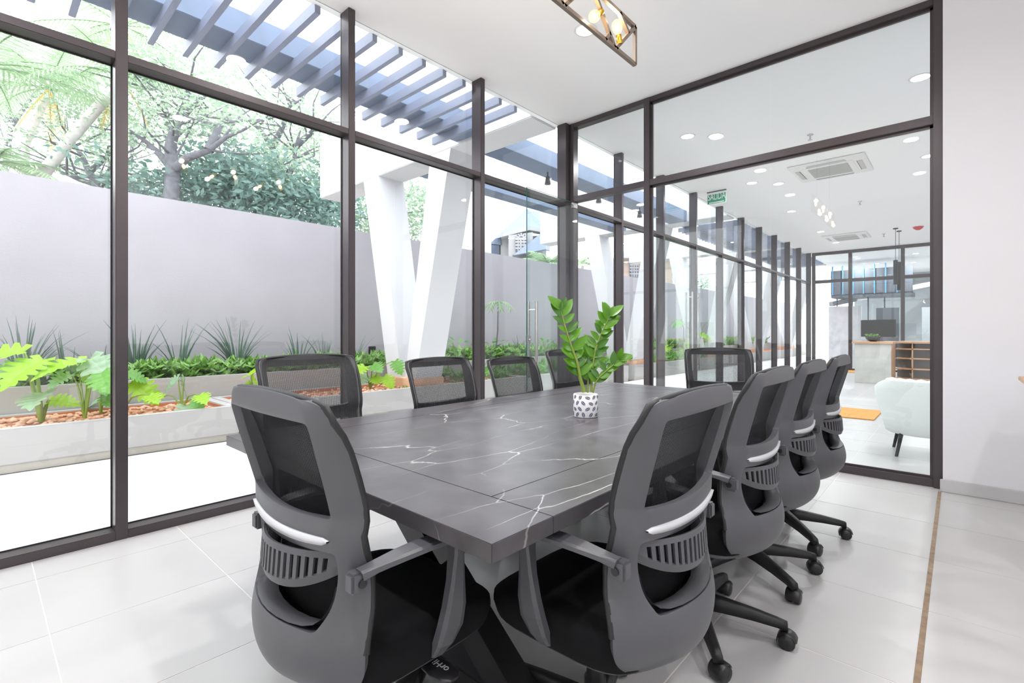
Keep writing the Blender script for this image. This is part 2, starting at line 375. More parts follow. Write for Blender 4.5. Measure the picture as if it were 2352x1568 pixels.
# far partition of the lobby
fp = struct(thing('window_18', None, None, (0, YF, 0)), 'dark framed glass partition at the far end of the lobby')
xs = [XW+.01, -2.46, -1.22, .1, 1.4, 2.6, LX1-.06]
for x in xs: MB().cbox(x, x+.09, 0, .10, 0, ZC, .003).build('mullion', 'frame', fp)
for a, b in ((2.66, 2.76), (3.53, ZC)):
    for i in range(len(xs)-1): MB().cbox(xs[i]+.09, xs[i+1], .005, .10, a, b, .003).build('transom', 'frame', fp)
for i in range(len(xs)-1):
    MB().box(xs[i]+.09, xs[i+1], .05, .06, 2.76, 3.53).build('pane', 'partition_glass', fp)
    if i: MB().box(xs[i]+.09, xs[i+1], .05, .06, .05, 2.66).build('pane', 'partition_glass', fp); MB().cbox(xs[i]+.09, xs[i+1], .005, .1, 0, .05, .003).build('sill', 'frame', fp)
for k in range(len(ys)-1):
    w = bpy.data.objects['window_%d' % (k+1)]
    w['label'] = ('window bay with dark frame and transom in the %s glass wall' % ('meeting room' if ys[k] < 4.6 else 'lobby'))
# ================================================================== office chair
SOFF = 1
def make_chair():
    root = thing('office_chair', 'x', 'chair')
    rows = [(1.026, -0.306, 0.2, 0.15, 0.003, 0.008), (1.01, -0.309, 0.238, 0.2, 0.005, 0.022), (0.974, -0.311, 0.2465, 0.204, 0.008, 0.04), (0.957, -0.308, 0.247, 0.206, 0.01, 0.05), (0.91, -0.298, 0.247, 0.206, 0.012, 0.062), (0.84, -0.282, 0.245, 0.203, 0.016, 0.068), (0.788, -0.272, 0.242, 0.199, 0.02, 0.072), (0.768, -0.271, 0.24, 0.197, 0.022, 0.073), (0.735, -0.278, 0.238, 0.193, 0.026, 0.075), (0.697, -0.27, 0.236, 0.198, 0.027, 0.076), (0.682, -0.265, 0.235, 0.198, 0.028, 0.076), (0.645, -0.259, 0.235, 0.196, 0.028, 0.077), (0.585, -0.27, 0.239, 0.184, 0.031, 0.086), (0.552, -0.288, 0.243, 0.164, 0.033, 0.095), (0.535, -0.298, 0.245, 0.155, 0.034, 0.1), (0.495, -0.312, 0.246, 0.145, 0.034, 0.109), (0.45, -0.31, 0.24, 0.118, 0.03, 0.112), (0.408, -0.29, 0.205, 0.088, 0.022, 0.09), (0.368, -0.25, 0.135, 0.055, 0.012, 0.05), (0.34, -0.2, 0.085, 0.04, 0.006, 0.02), (0.328, -0.12, 0.07, 0.03, 0.003, 0.008)]
    def offs(x, hw, inn, ci, co):
        x = abs(x)
        return ci*(x/inn)**2 if x <= inn else ci+(co-ci)*min(1, (x-inn)/(hw-inn))**1.35
    P = []
    for i, (z, y, hw, inn, ci, co) in enumerate(rows):
        row = []
        for k, xx in enumerate((-hw, -inn-(hw-inn)*.55, -inn, -inn*.9, -inn*.45, 0, inn*.45, inn*.9, inn, inn+(hw-inn)*.55, hw)):
            s = abs(xx)/.245
            dz = -.016*s*s if i == 0 else 0
            if i in (7, 8, 9, 10): dz = .018*s*s-.005
            row.append((xx, y+offs(xx, hw, inn, ci, co), z+dz))
        P.append(row)
    def keep(i, j):
        if 2 <= j <= 7 and (2 <= i <= 6 or 9 <= i <= 13): return False
        return True
    mb = MB().grid(P, keep); o = link('tmp', mb.mesh('tmp', 'chair_grey', False))
    ss = o.modifiers.new('ss', 'SUBSURF'); ss.levels = 2
    so = o.modifiers.new('so', 'SOLIDIFY'); so.thickness = .020; so.offset = SOFF; so.use_even_offset = True
    bv = o.modifiers.new('bv', 'BEVEL'); bv.width = .0045; bv.segments = 2; bv.limit_method = 'ANGLE'; bv.angle_limit = 1.0
    me = baked(o); me.name = 'back_frame'; bpy.data.objects.remove(o)
    # make sure the shell thickens towards the front (+y)
    link('back_frame', me, root)
    def rowat(z):
        z = min(max(z, rows[-1][0]), rows[0][0])
        for a, b in zip(rows, rows[1:]):
            if a[0] >= z >= b[0]:
                t = (a[0]-z)/(a[0]-b[0]); return [p+(q-p)*t for p, q in zip(a, b)]
    def surf(x, z, off=0):
        q = rowat(z); return (x, q[1]+offs(x, q[2], q[3], q[4], q[5])+off, z), q[2]
    def front(x, z, off=0):
        q = rowat(z); return (x, q[1]+q[5]+.010-.016*(1-(x/q[2])**2)+off, z)
    # mesh panel: fine sheet plus upright threads
    zs = [1.006-.03*i for i in range(17)]+[.50]
    mb = MB(); G = []
    for z in zs:
        hw = rowat(z)[2]-.006; G.append([front(-hw+2*hw*k/20, z) for k in range(21)])
    mb.grid(G)
    for k in range(1, 56):
        f = k/56; pts = []
        for z in zs:
            hw = rowat(z)[2]-.006; x = -hw+2*hw*f; pts.append((front(x, z), front(x, z, -.0055)))
        mb.grid([list(p) for p in pts])
    mb.build('back_mesh', 'mesh_fabric', root, recalc=False)
    mb = MB(); G = []
    for z in (.64, .61, .58, .55, .51, .47):
        hw = rowat(z)[2]-.02; G.append([front(-hw+2*hw*k/12, z, .004) for k in range(13)])
    mb.grid(G); mb.build('lower_fabric', 'cushion', root, recalc=False)
    # black rim of the mesh
    ring = [front(rowat(z)[2]-.004, z, -.004) for z in reversed(zs)]
    h0 = rowat(1.006)[2]-.004
    for k in range(1, 14):
        x = h0*(1-2*k/14); ring.append((x, front(x, 1.006, -.004)[1], 1.006+.016*math.sin(math.pi*k/14)**.6))
    ring += [front(-rowat(z)[2]+.004, z, -.004) for z in zs]
    MB().tube(ring, .0075, 8).build('mesh_rim', 'chair_black', root)
    # inner lip of the lower opening
    G = []
    path = [(.186,.625),(.180,.600),(.172,.578),(.160,.558),(.145,.545),(.12,.538),(.08,.5355),(.04,.535),(0,.535)]
    path = [(-x, z) for x, z in path]+[p for p in reversed(path[:-1])]
    for x, z in path:
        q = Vector(surf(x, z, .0)[0]); n = Vector((-x*.35, 0, .06)).normalized()*.003
        f = min(1, max(.25, (.64-z)/.09)); G.append([q+n+Vector((0, .004, 0)), q+n*1.6+Vector((0, .02*f, 0)), q+n+Vector((0, .052*f, -.008*f)), q-n+Vector((0, .056*f, -.022*f))])
    MB().grid(G).build('lower_lip', 'chair_grey', root, recalc=False)
    # silver stripe under the middle band
    mb = MB(); G = []
    for k in range(25):
        f = -1+2*k/24; x = .190*f; hh = .0098*(1-.35*abs(f)**3)*min(1, (1-abs(f))*12+.25)
        zc = .718+.010*f*f; col = []
        for zz in (zc+hh, zc-hh): q = Vector(surf(x, zz, -.0045)[0]); col.append(q)
        col2 = [Vector((q.x, q.y+.008, q.z)) for q in col]; G.append([col2[0], col[0], col[1], col2[1]])
    mb.grid(G); mb.build('silver_stripe', 'silver', root)
    # slotted lumbar support
    mb = MB(); n = 41; G = []
    for k in range(n+1):
        f = -1+2*k/n; x = .180*f; zt = .690; zb = .604+.05*abs(f)**2.6
        yb = -.288+.078*f*f
        G.append([(x, yb+.004, zt), (x, yb, zt-.012), (x, yb-.004, zb+.018), (x, yb+.002, zb)])
    mb.grid(G, lambda i, j: not (j == 1 and i % 2 == 1 and 2 < i < n-2))
    o = link('tmp', mb.mesh('tmp', 'chair_grey', False)); so = o.modifiers.new('so', 'SOLIDIFY'); so.thickness = .007; so.offset = 0
    me = baked(o); bpy.data.objects.remove(o)
    for p in me.polygons: p.use_smooth = False
    me.name = 'lumbar_support'; link('lumbar_support', me, root)
    # seat
    def loop(hx, hy, cy, z, e=4.2, n=36, drop=0):
        L = []
        for k in range(n):
            a = 2*math.pi*k/n; c, s = math.cos(a), math.sin(a)
            x = hx*math.copysign(abs(c)**(2/e), c); y = hy*math.copysign(abs(s)**(2/e), s)
            L.append((x, cy+y, z-drop*max(0, y/hy)**3))
        return L
    def loft(mb, loops, capb=True, capt=True, smooth=True):
        n = len(loops[0]); vs = [p for L in loops for p in L]; fs = []
        for i in range(len(loops)-1):
            for k in range(n): fs.append((i*n+k, i*n+(k+1)%n, (i+1)*n+(k+1)%n, (i+1)*n+k))
        if capb: fs.append(tuple(reversed(range(n))))
        if capt: fs.append(tuple(range((len(loops)-1)*n, len(loops)*n)))
        mb.add(vs, fs, smooth); return mb
    loft(MB(), [loop(.205,.205,-.005,.384), loop(.228,.229,-.001,.396), loop(.236,.236,.001,.432,drop=.008), loop(.234,.234,.001,.458,drop=.02), loop(.222,.222,.0,.474,drop=.03), loop(.19,.19,-.005,.482,drop=.02), loop(.11,.1,-.005,.478)]).build('seat_cushion', 'cushion', root)
    loft(MB(), [loop(.15,.15,-.005,.356), loop(.195,.198,-.003,.368), loop(.226,.227,-.001,.392)]).build('seat_pan', 'chair_grey', root)
    # arms
    for s in (-1, 1):
        st = [(.248,-.215,.668,.013,.012),(.254,-.185,.676,.017,.009),(.262,-.13,.684,.024,.008),(.265,-.07,.687,.027,.008),(.265,-.012,.684,.026,.009),(.265,.014,.672,.022,.012),(.264,.022,.640,.017,.015),
              (.263,.022,.58,.013,.021),(.262,.018,.52,.012,.030),(.258,.010,.475,.012,.033),(.243,.0,.430,.013,.025),(.22,-.005,.400,.016,.017),(.16,-.005,.384,.018,.013)]
        L = []
        for i, (x, y, z, hx, ht) in enumerate(st):
            a = st[max(i-1, 0)]; b = st[min(i+1, len(st)-1)]; d = Vector((0, b[1]-a[1], b[2]-a[2]))
            nrm = Vector((0, -d.z, d.y)).normalized() if d.length > 1e-6 else Vector((0,0,1))
            c = Vector((x*s, y, z)); xw = Vector((hx, 0, 0)); ring = []
            for cx, cn in ((-1,-.6),(-.7,-1),(.7,-1),(1,-.6),(1,.6),(.7,1),(-.7,1),(-1,.6)): ring.append(c+xw*cx+nrm*ht*cn)
            L.append(ring)
        arm = loft(MB(), L, smooth=False).build('armrest', 'chair_grey', root)
        k = MB().cbox(s*.225 if s > 0 else -.256, .256 if s > 0 else -.225, -.236, -.198, .634, .676, .005).build('arm_bracket', 'chair_grey', arm)
        MB().lathe([(.009, 0), (.009, .003)], (s*.2565 - (0 if s > 0 else .003), -.214, .654), 12, axis='x').build('bolt', 'caster', arm)
    # tilt mechanism and lever
    MB().cbox(-.075, .075, -.14, .10, .318, .360, .012).build('tilt_mechanism', 'chair_black', root)
    lv = MB(); lv.tube([(.05, .02, .352), (.16, .02, .345)], .008, 8)
    lv.lathe([(.012, .16), (.03, .175), (.034, .21), (.028, .25), (.012, .262)], (0, .02, .345), 14, axis='x')
    o = lv.build('lever', 'black_plastic', root)
    for v in o.data.vertices:
        if v.co.x > .155: v.co.z = .345+(v.co.z-.345)*.28
    cu = bpy.data.curves.new('lever_text', 'FONT'); cu.body = 'orHi'; cu.size = .026; cu.align_x = 'CENTER'; cu.align_y = 'CENTER'; cu.extrude = .0004
    t = bpy.data.objects.new('tmp', cu); COL.objects.link(t); me = baked(t); bpy.data.objects.remove(t); me.materials.clear(); me.materials.append(MATS['silver'])
    link('lettering', me, o, (.212, .02, .3555), (0, 0, math.pi))
    # column, base, casters
    MB().lathe([(.030, .10), (.030, .20), (.024, .20), (.024, .345)], n=20).build('gas_column', 'caster', root)
    bs = MB().lathe([(.02, .078), (.05, .085), (.052, .11), (.040, .135), (.026, .140)], n=20).build('star_base', 'chair_black', root)
    lm = MB(); secs = []
    for r, z, w, h in ((.03,.112,.030,.028),(.10,.108,.026,.024),(.20,.098,.021,.019),(.285,.086,.018,.015),(.318,.078,.017,.014)):
        secs.append([(r, -w, z-h), (r, -w*.72, z+h*.8), (r, -w*.4, z+h), (r, w*.4, z+h), (r, w*.72, z+h*.8), (r, w, z-h)])
    loft(lm, secs); lmesh = lm.mesh('leg', 'chair_black')
    cm = MB(); cm.lathe([(.006, .045), (.006, .09)], n=10)
    # twin wheels and hood
    cw = MB()
    for sx in (-1, 1): cw.lathe([(.012, -.011), (.026, -.011), (.028, -.007), (.028, .007), (.026, .011), (.010, .013)], (sx*.015, .012, .028), 20, axis='x')
    hood = MB(); HG = []
    for k in range(11):
        a = math.pi*(-.10+1.02*k/10); HG.append([(xx, .012-math.cos(a)*rr, .028+math.sin(a)*rr) for xx, rr in ((-.027,.029),(-.02,.034),(.02,.034),(.027,.029))])
    hood.grid(HG); hm = hood.mesh('hood', 'caster', False); wm = cw.mesh('wheel_pair', 'caster'); stm = cm.mesh('caster_stem', 'caster')
    rr = random.Random(3)
    for k in range(5):
        a = 2*math.pi*k/5+math.pi/2
        lo = link('leg', lmesh, root, (0, 0, 0), (0, 0, a))
        co = link('caster', stm, root, (.305*math.cos(a), .305*math.sin(a), 0), (0, 0, rr.uniform(0, 6.28)))
        link('wheel_pair', wm, co); link('hood', hm, co)
    return root
BASEPARTS = ('star_base', 'leg', 'caster')
chair0 = make_chair()
def place_chair(x, y, face, dz, label, group, spin, first=[True]):
    """face: direction angle the sitter looks to (0 = +x)"""
    c = chair0 if first[0] else copy_tree(chair0); first[0] = False
    c.location = (x, y, 0); c.rotation_euler = (0, 0, face-math.pi/2); c['label'] = label; c['group'] = group
    for p in c.children:
        nm = p.name.split('.')[0]
        if nm in BASEPARTS:
            p.matrix_basis = Matrix.Rotation(spin, 4, "Z") @ p.matrix_basis
        else: p.location.z += dz
    return c
GR = 'mesh office chairs around the table'
PI = math.pi
SA = 'side away from the windows'; SB = 'window side of the table'
CH = [(-1.125,.73,PI/2,0,'black mesh office chair at the table head opposite the glass partition',.63),
 (-.748,1.165,PI,-.008,'office chair on the '+SA+', beside the table head chair',.62),
 (-.765,1.905,PI,0,'office chair on the '+SA+', second from the table head',.30),
 (-.765,2.52,PI,0,'office chair on the '+SA+', third from the table head',.62),
 (-.755,3.14,PI,0,'office chair on the '+SA+', next to the glass partition',.42),
 (-2.07,1.10,0,.014,'office chair on the '+SB+', first from the table head',.63),
 (-2.05,1.895,0,-.03,'office chair on the '+SB+', second from the table head',.3),
 (-2.04,2.54,0,-.05,'office chair on the '+SB+', third from the table head',.5),
 (-2.04,3.165,0,-.012,'office chair on the '+SB+', beside the open glass door',.63),
 (-1.25,3.66,-PI/2+.52,.0,'office chair at the table end by the glass partition, turned askew',.4)]
for (x, y, f, dz, lb, sp) in CH: place_chair(x, y, f, dz, lb, GR, sp)
# ================================================================== conference table
TX0, TX1, TY0, TY1 = -2.092, -.650, .657, 3.41; TZ = .75; TT = .038; BW = .19
tb = thing('conference_table', 'long dark grey marble-look conference table on black crossed steel legs', 'table', ((TX0+TX1)/2, (TY0+TY1)/2, 0))
hx, hy = (TX1-TX0)/2, (TY1-TY0)/2; g = .0012
for nm, a, b, c, d in (('end_board', -hx, hx, -hy, -hy+BW-g), ('end_board', -hx, hx, hy-BW+g, hy), ('side_board', -hx, -hx+BW-g, -hy+BW, hy-BW), ('side_board', hx-BW+g, hx, -hy+BW, hy-BW), ('centre_panel', -hx+BW, hx-BW, -hy+BW, hy-BW)):
    MB().cbox(a, b, c, d, TZ-TT, TZ, .0012).build(nm, 'dark_marble', tb)
for yy in (-.93, .93):
    f = thing('leg_frame', None, None); f.parent = tb; f.location = (0, yy, 0)
    MB().cbox(-.52, .52, -.04, .04, TZ-TT-.045, TZ-TT, .003).build('top_rail', 'steel_black', f)
    MB().cbox(-.47, .47, -.055, .055, 0, .07, .004).build('floor_rail', 'steel_black', f)
    for s in (-1, 1):
        MB().prism([(s*.46, -.045+.0*s, .06), (s*.30, -.045, .06), (-s*.46, -.045, .67), (-s*.30, -.045, .67)], (0, 0, 0), (0, .09, 0)).build('leg', 'steel_black', f)
MB().cbox(-.05, .05, -.88, .88, .58, .64, .003).build('stretcher', 'steel_black', tb)
# ================================================================== potted plant on the table
pp = onz(1345, 956, TZ); pr = .058; ph = .107
pot = thing('potted_plant', 'leafy green plant in a small white pot printed with navy leaves on the table', 'plant', pp)
po = MB().lathe([(.0, .0), (pr-.004, .0), (pr, .004), (pr, ph-.003), (pr-.002, ph), (pr-.005, ph-.002), (pr-.006, ph-.02), (0, ph-.02)], n=40).build('pot', 'pot_white', pot)
MB().lathe([(pr-.007, ph-.014), (.03, ph-.008), (0, ph-.005)], n=24, cap=False).build('soil', 'soil', pot)
mb = MB(); rr = random.Random(5)
for row in range(4):
    for k in range(11):
        a0 = 2*math.pi*(k+.5*(row % 2))/11; z0 = .014+row*.027; tilt = rr.uniform(-1, 1)+(1.57 if (k+row) % 2 else 0); Ln = .0145; Wd = .0075
        def onpot(u, v):
            cu, su = math.cos(tilt), math.sin(tilt); x = u*cu-v*su; z = z0+u*su+v*cu
            a = a0+x/pr; z = min(max(z, .002), ph-.002); return ((pr+.0006)*math.cos(a), (pr+.0006)*math.sin(a), z)
        for side in (-1, 1):
            for q in range(6):
                u0 = -Ln+2*Ln*q/6; u1 = u0+2*Ln/6*.78
                w0 = Wd*max(0, 1-(u0/Ln)**2)**.8; w1 = Wd*max(0, 1-(u1/Ln)**2)**.8
                if w0+w1 < .001: continue
                sh = .003
                mb.add([onpot(u0, side*.0007), onpot(u1, side*.0007), onpot(min(u1+sh, Ln), side*max(w1*.9, .0009)), onpot(min(u0+sh, Ln), side*max(w0*.9+.0003, .0009))], [(0,1,2,3)])
mb.build('leaf_print', 'pot_navy', po)
def leaf_mesh(L, Wd, fold=.25, curl=.15, n=7, name='leaf', m='zz_leaf'):
    mb = MB(); G = []
    for i in range(n+1):
        t = i/n; w = Wd*math.sin(math.pi*min(1, t**.85))**.8*(1 if t < 1 else 0)+.0006
        z = -curl*L*t*t
        G.append([(-w, L*t, z+fold*w), (-w*.5, L*t, z+fold*w*.35), (0, L*t, z), (w*.5, L*t, z+fold*w*.35), (w, L*t, z+fold*w)])
    return mb.grid(G).mesh(name, m, False)
LA = leaf_mesh(.062, .0135); LB = leaf_mesh(.055, .015, m='zz_leaf_b'); LC = leaf_mesh(.068, .016, m='zz_leaf_b')
def orient(d, up):
    d = Vector(d).normalized(); up = Vector(up); x = d.cross(up)
    if x.length < 1e-4: x = d.orthogonal()
    x.normalize(); z = x.cross(d); return Matrix((x, d, z)).transposed().to_euler()
def pl(r, u, dp=0): return RIGHT*r+Vector((0,0,u))+FWD*dp
SP = 2.334/FPX
def pix(u, v, dp=0): return pl((u-1345)*SP, (956-v)*SP, dp)
stems = [([(1342,900),(1333,870),(1325,830),(1310,790),(1296,745),(1288,712)], [.011,.0085,.006,.0045,.0035,.002], 9, -.01, 1.0),
         ([(1358,900),(1360,850),(1368,805),(1380,770),(1392,745),(1400,728)], [.006,.005,.004,.003,.0025,.0015], 9, .01, 1.0),
         ([(1362,902),(1366,880),(1375,865),(1400,843),(1418,828)], [.004,.0038,.0032,.0025,.0015], 5, -.02, .95),
         ([(1350,902),(1352,870),(1352,840),(1355,815)], [.005,.0045,.0035,.002], 5, .02, .8)]
rr = random.Random(9)
for pts, rad, npair, dp, sc in stems:
    P = [pix(u, v, dp*min(1, i/2)) for i, (u, v) in enumerate(pts)]
    st = MB().tube(P, rad, 8).build('stem', 'stem_green', pot)
    tot = len(P)-1
    for k in range(npair):
        f = (.24+.76*k/(npair-1))*tot if npair > 5 else (.3+.7*k/(npair-1))*tot
        i = min(int(f), tot-1); q = P[i].lerp(P[i+1], f-i); tg = (P[i+1]-P[i]).normalized()
        for s in (-1, 1):
            side = (RIGHT*s*(1.0)+FWD*rr.uniform(-.55, .35)).normalized()
            d = tg*(.85 if k < npair-2 else 1.4)+side+Vector((0, 0, rr.uniform(-.05, .25)))
            o = link('leaf', rr.choice((LA, LB, LC)), st, q, orient(d, -FWD+Vector((0,0,.6))+side*rr.uniform(-.4,.4))); o.scale = [sc*rr.uniform(1.0, 1.45)]*3
    o = link('leaf', LB, st, P[-1], orient(P[-1]-P[-2], -FWD)); o.scale = (sc,)*3
# ================================================================== pendant lamp
pd = thing('pendant_lamp', 'linear bronze cage pendant lamp with brass sockets and glowing round bulbs over the table', 'lamp', (-1.372, 1.85, 2.68))
ya, yb, h = -.75, .70, .215; B = .011
fr = thing('cage', None, None); fr.parent = pd
def bar(p, q, n='bar'): MB().beam((0, p[0], p[1]), (0, q[0], q[1]), .019, .019, (1,0,0)).build(n, 'lamp_frame', fr)
bar((ya, 0), (yb, 0), 'rail'); bar((ya, h), (yb, h), 'rail'); bar((yb, 0), (yb, h), 'post'); bar((ya, 0), (ya, h), 'post')
lamp_pts = []
for seg in range(3):
    e = yb-seg*.47
    bar((e, h), (e-.215, 0)); bar((e-.225, 0), (e-.44, h)); bar((e-.175, h), (e-.075, .145)); bar((e-.325, 0), (e-.275, .055))
    lamp_pts += [((e-.175, .042), (-.35, 1.0)), ((e-.36, .128), (-.75, -.62))]
sockm = MB().lathe([(.0155, 0), (.0155, .045), (.013, .045)], n=18).mesh('socket', 'brass')
bul = MB().lathe([(.010, .043), (.013, .05), (.022, .062), (.0275, .078), (.0285, .092), (.024, .108), (.012, .118), (0, .12)], n=20).mesh('bulb', None)
bm_ = bpy.data.materials.new('bulb_glass'); bm_.use_nodes = True; nt = bm_.node_tree; nt.nodes.clear()
o_ = nt.nodes.new('ShaderNodeOutputMaterial'); ad = nt.nodes.new('ShaderNodeAddShader'); tr = nt.nodes.new('ShaderNodeBsdfTransparent'); tr.inputs[0].default_value = (1, .93, .78, 1)
em = nt.nodes.new('ShaderNodeEmission'); em.inputs[0].default_value = (1, .72, .32, 1); em.inputs[1].default_value = .22
nt.links.new(tr.outputs[0], ad.inputs[0]); nt.links.new(em.outputs[0], ad.inputs[1]); nt.links.new(ad.outputs[0], o_.inputs[0]); MATS['bulb_glass'] = bm_
bul.materials.append(bm_)
emit('filament', (255, 226, 160), 22.0)
film = MB().lathe([(.001, .058), (.010, .066), (.0135, .08), (.0125, .094), (.006, .102), (0, .104)], n=12).mesh('filament', 'filament')
for (y, z), (dy, dz) in lamp_pts:
    d = Vector((0, dy, dz)).normalized(); e = Vector((0,0,1)).rotation_difference(d).to_euler()
    s = link('socket', sockm, pd, (.004, y, z), e); link('bulb', bul, s); link('filament', film, s)
    pl_ = bpy.data.lights.new('bulb_light', 'POINT'); pl_.energy = BULB_W; pl_.color = (1, .82, .56); pl_.shadow_soft_size = .02
    lo = bpy.data.objects.new('bulb_light', pl_); COL.objects.link(lo); lo.parent = s; lo.location = (0, 0, .135)
for y in (-.45, .40): MB().lathe([(.005, h), (.005, ZC-2.68-.02), (.03, ZC-2.68-.02), (.03, ZC-2.68)], (0, y, 0), 10).build('suspension_rod', 'lamp_frame', pd)
# ================================================================== downlights
emit('downlight_glow', (255, 246, 232), 5.0)
dlr = MB().lathe([(.075, -.004), (.088, -.006), (.095, 0), (.095, .0)], n=28, cap=False).mesh('trim_ring', 'ac_white')
dld = MB().lathe([(0, -.003), (.076, -.003)], n=28, cap=False).mesh('diffuser', 'downlight_glow')
def downlight(x, y, label, group, watts):
    d = thing('downlight', label, 'ceiling light', (x, y, ZC), 0, group)
    link('trim_ring', dlr, d); link('diffuser', dld, d)
    if watts:
        l = bpy.data.lights.new('downlight_lamp', 'AREA'); l.shape = 'DISK'; l.size = .15; l.energy = watts; l.color = (.985, .985, 1); l.spread = 2.9
        lo = bpy.data.objects.new('downlight_lamp', l); COL.objects.link(lo); lo.parent = d; lo.location = (0, 0, -.012)
q = onz(1345, 69, ZC)
downlight(q.x, q.y, 'round recessed downlight in the ceiling behind the cage pendant', 'meeting room downlights', ROOM_LAMP_W)
for (x, y) in ((-2.24, 1.6), (-2.24, -.2), (-.45, 1.6), (-.45, -.2), (1.0, 1.6), (1.0, -.2)):  # lamps added out of view to brighten the room
    downlight(x, y, 'added round downlight out of view that brightens the meeting room', 'meeting room downlights', ROOM_LAMP_W)
# wooden console against the white wall
cq = Vector((.269, 4.3, .876))
ct = thing('console_table', 'tall pale wood console table with white legs beside the white wall', 'table', (cq.x+.45, cq.y-.6, 0))
MB().cbox(-.45, .45, -.6, .6, .856, .880, .003).build('table_top', 'wood', ct)
for sx in (-1, 1):
    for sy in (-1, 1): MB().cbox(sx*.38-.025, sx*.38+.025, sy*.5-.025, sy*.5+.025, 0, .856, .003).build('leg', 'ac_white', ct)
# ================================================================== garden outside
pa = struct(MB().box(-5.70, -3.56, -4, 30, -.12, -.003).build('patio', 'patio_joint'), 'pale patio paving between the windows and the planters')
ptm = MB().cbox(-.351, .351, -.3485, .3485, -.008, -.001, .0006).mesh('paver', 'patio')
for j in range(22):
    for i in range(3): link('paver', ptm, pa, (-3.56-.36-.705*i-.002, -1.3+.70*j, 0))
MB().box(-5.70, -3.56, -1.65+22*.70, 30, -.013, -.001).build('paver_field', 'patio', pa)['kind'] = 'stuff'
struct(MB().box(-60, -5.70, -40, 60, -.2, -.1).build('ground', 'plinth'), 'bare ground beyond the garden wall')
struct(MB().box(-7.85, -7.60, -6, 34, -.1, 2.88).build('wall_garden', 'garden_wall'), 'tall lavender grey rendered garden wall behind the planters')
# planters
def planter(x0, x1, y0, y1, z, soil, label, plinth=True, smat='terracotta_soil', inner='planter_inner', t=.10):
    p = thing('planter', label, 'planter', ((x0+x1)/2, (y0+y1)/2, 0)); a, b = (x1-x0)/2, (y1-y0)/2; zb = .068 if plinth else 0
    if plinth: MB().box(-a, a-.012, -b, b, 0, .068).build('plinth', 'plinth', p)
    for nm, q in (('front_wall', (a-t, a, -b, b)), ('rear_wall', (-a, -a+t, -b, b)), ('side_wall', (-a+t, a-t, -b, -b+t)), ('side_wall', (-a+t, a-t, b-t, b))):
        MB().cbox(*q, zb, z, .006).build(nm, 'planter', p)
    ln = MB(); e = .004
    ln.box(a-t-e, a-t, -b+t, b-t, soil-.05, z-.012); ln.box(-a+t, -a+t+e, -b+t, b-t, soil-.05, z-.012); ln.box(-a+t, a-t, -b+t, -b+t+e, soil-.05, z-.012); ln.box(-a+t, a-t, b-t-e, b-t, soil-.05, z-.012)
    ln.build('liner', inner, p)
    MB().box(-a+t, a-t, -b+t, b-t, soil-.08, soil).build('soil_bed', smat, p)
    return p
fp_ = [(-3.5, 1.915), (1.922, 6.6), (6.607, 10.3), (10.6, 18.5), (18.51, 27)]
for i, (a, b) in enumerate(fp_):
    pl_ = planter(-6.72, -5.70, a, b, .36, .312, ['low white planter with pebbles facing the tall left windows', 'low white planter holding the first slanted white column', 'low white planter opposite the glass partition', 'low white planter seen through the lobby windows', 'low white planter at the far end of the garden'][i])
    if i < 2:
        ic = bmesh.new(); bmesh.ops.create_icosphere(ic, subdivisions=1, radius=1); iv = [v.co.copy() for v in ic.verts]; iff = [[v.index for v in f.verts] for f in ic.faces]; ic.free()
        mb = MB(); rr = random.Random(20+i); b2 = (b-a)/2
        for k in range(int(820*(b-a)/5.4) if i == 0 else 420):
            x = rr.uniform(-.40, .40); y = rr.uniform(-b2+.11, b2-.11); s = rr.uniform(.016, .034); m = Matrix.Rotation(rr.uniform(0, 6.28), 3, 'Z')@Matrix.Rotation(rr.uniform(-.5, .5), 3, 'X')
            mb.add([m@Vector((v.x*s*1.35, v.y*s, v.z*s*.6))+Vector((x, y, .312+rr.uniform(.003, .02))) for v in iv], iff, True)
        mb.build('pebbles', 'pebble', pl_)['kind'] = 'stuff'
bp = planter(-7.595, -6.73, -3.5, 27, .615, .56, 'long taller white planter along the garden wall', plinth=False, smat='soil', inner='planter')
# ground cover (nobody could count it)
def lobes(n=9, L=1.0, Wd=.62):
    """outline of a lobed philodendron leaf, y from 0 to L"""
    pts = [(0, .06)]
    for k in range(n):
        t = k/(n-1); ang = math.pi*(.93-.86*t) if False else None
    R_ = []
    N = n*4
    for k in range(N+1):
        a = -math.pi*.94+2*math.pi*.94*k/N
        tip = 1-.32*abs(a)/math.pi
        lob = 1-.20*(abs(math.sin(a*n/2.0))**1.2)
        r = (.50+.12*math.cos(a))*lob*tip
        R_.append((math.sin(a)*r*Wd*1.75, .36+math.cos(a)*r*1.05))
    return R_
def philo_leaf(mname):
    half = [(.04, -.02), (.20, -.10), (.30, .02), (.16, .07)]
    for k, (w, y) in enumerate(((.44, .16), (.47, .33), (.43, .50), (.34, .66), (.22, .80))): half += [(w*.92, y-.015), (w, y+.07), (w*.46, y+.075)]
    half += [(.05, .96), (0, 1.0)]
    mb = MB(); n = len(half); vs = []; fs = []
    def zz(x, y): return .22*abs(x)-.30*max(0, y-.25)**2-.12*x*x
    for sg in (-1, 1):
        o0 = len(vs); mid = [(0, max(0, min(1, y)), zz(0, y)) for x, y in half]; out = [(sg*x, y, zz(x, y)) for x, y in half]
        vs += mid+out
        for k in range(n-1): fs.append((o0+k, o0+k+1, o0+n+k+1, o0+n+k))
    mb.add(vs, fs, True); return mb.mesh('leaf', mname, False)
PL = {k: philo_leaf(k) for k in ('leaf_lime', 'leaf_green', 'leaf_shine')}
def fb(u, x=-6.2, z=.32):
    q = onx(u, 900, x); q.z = z; return q
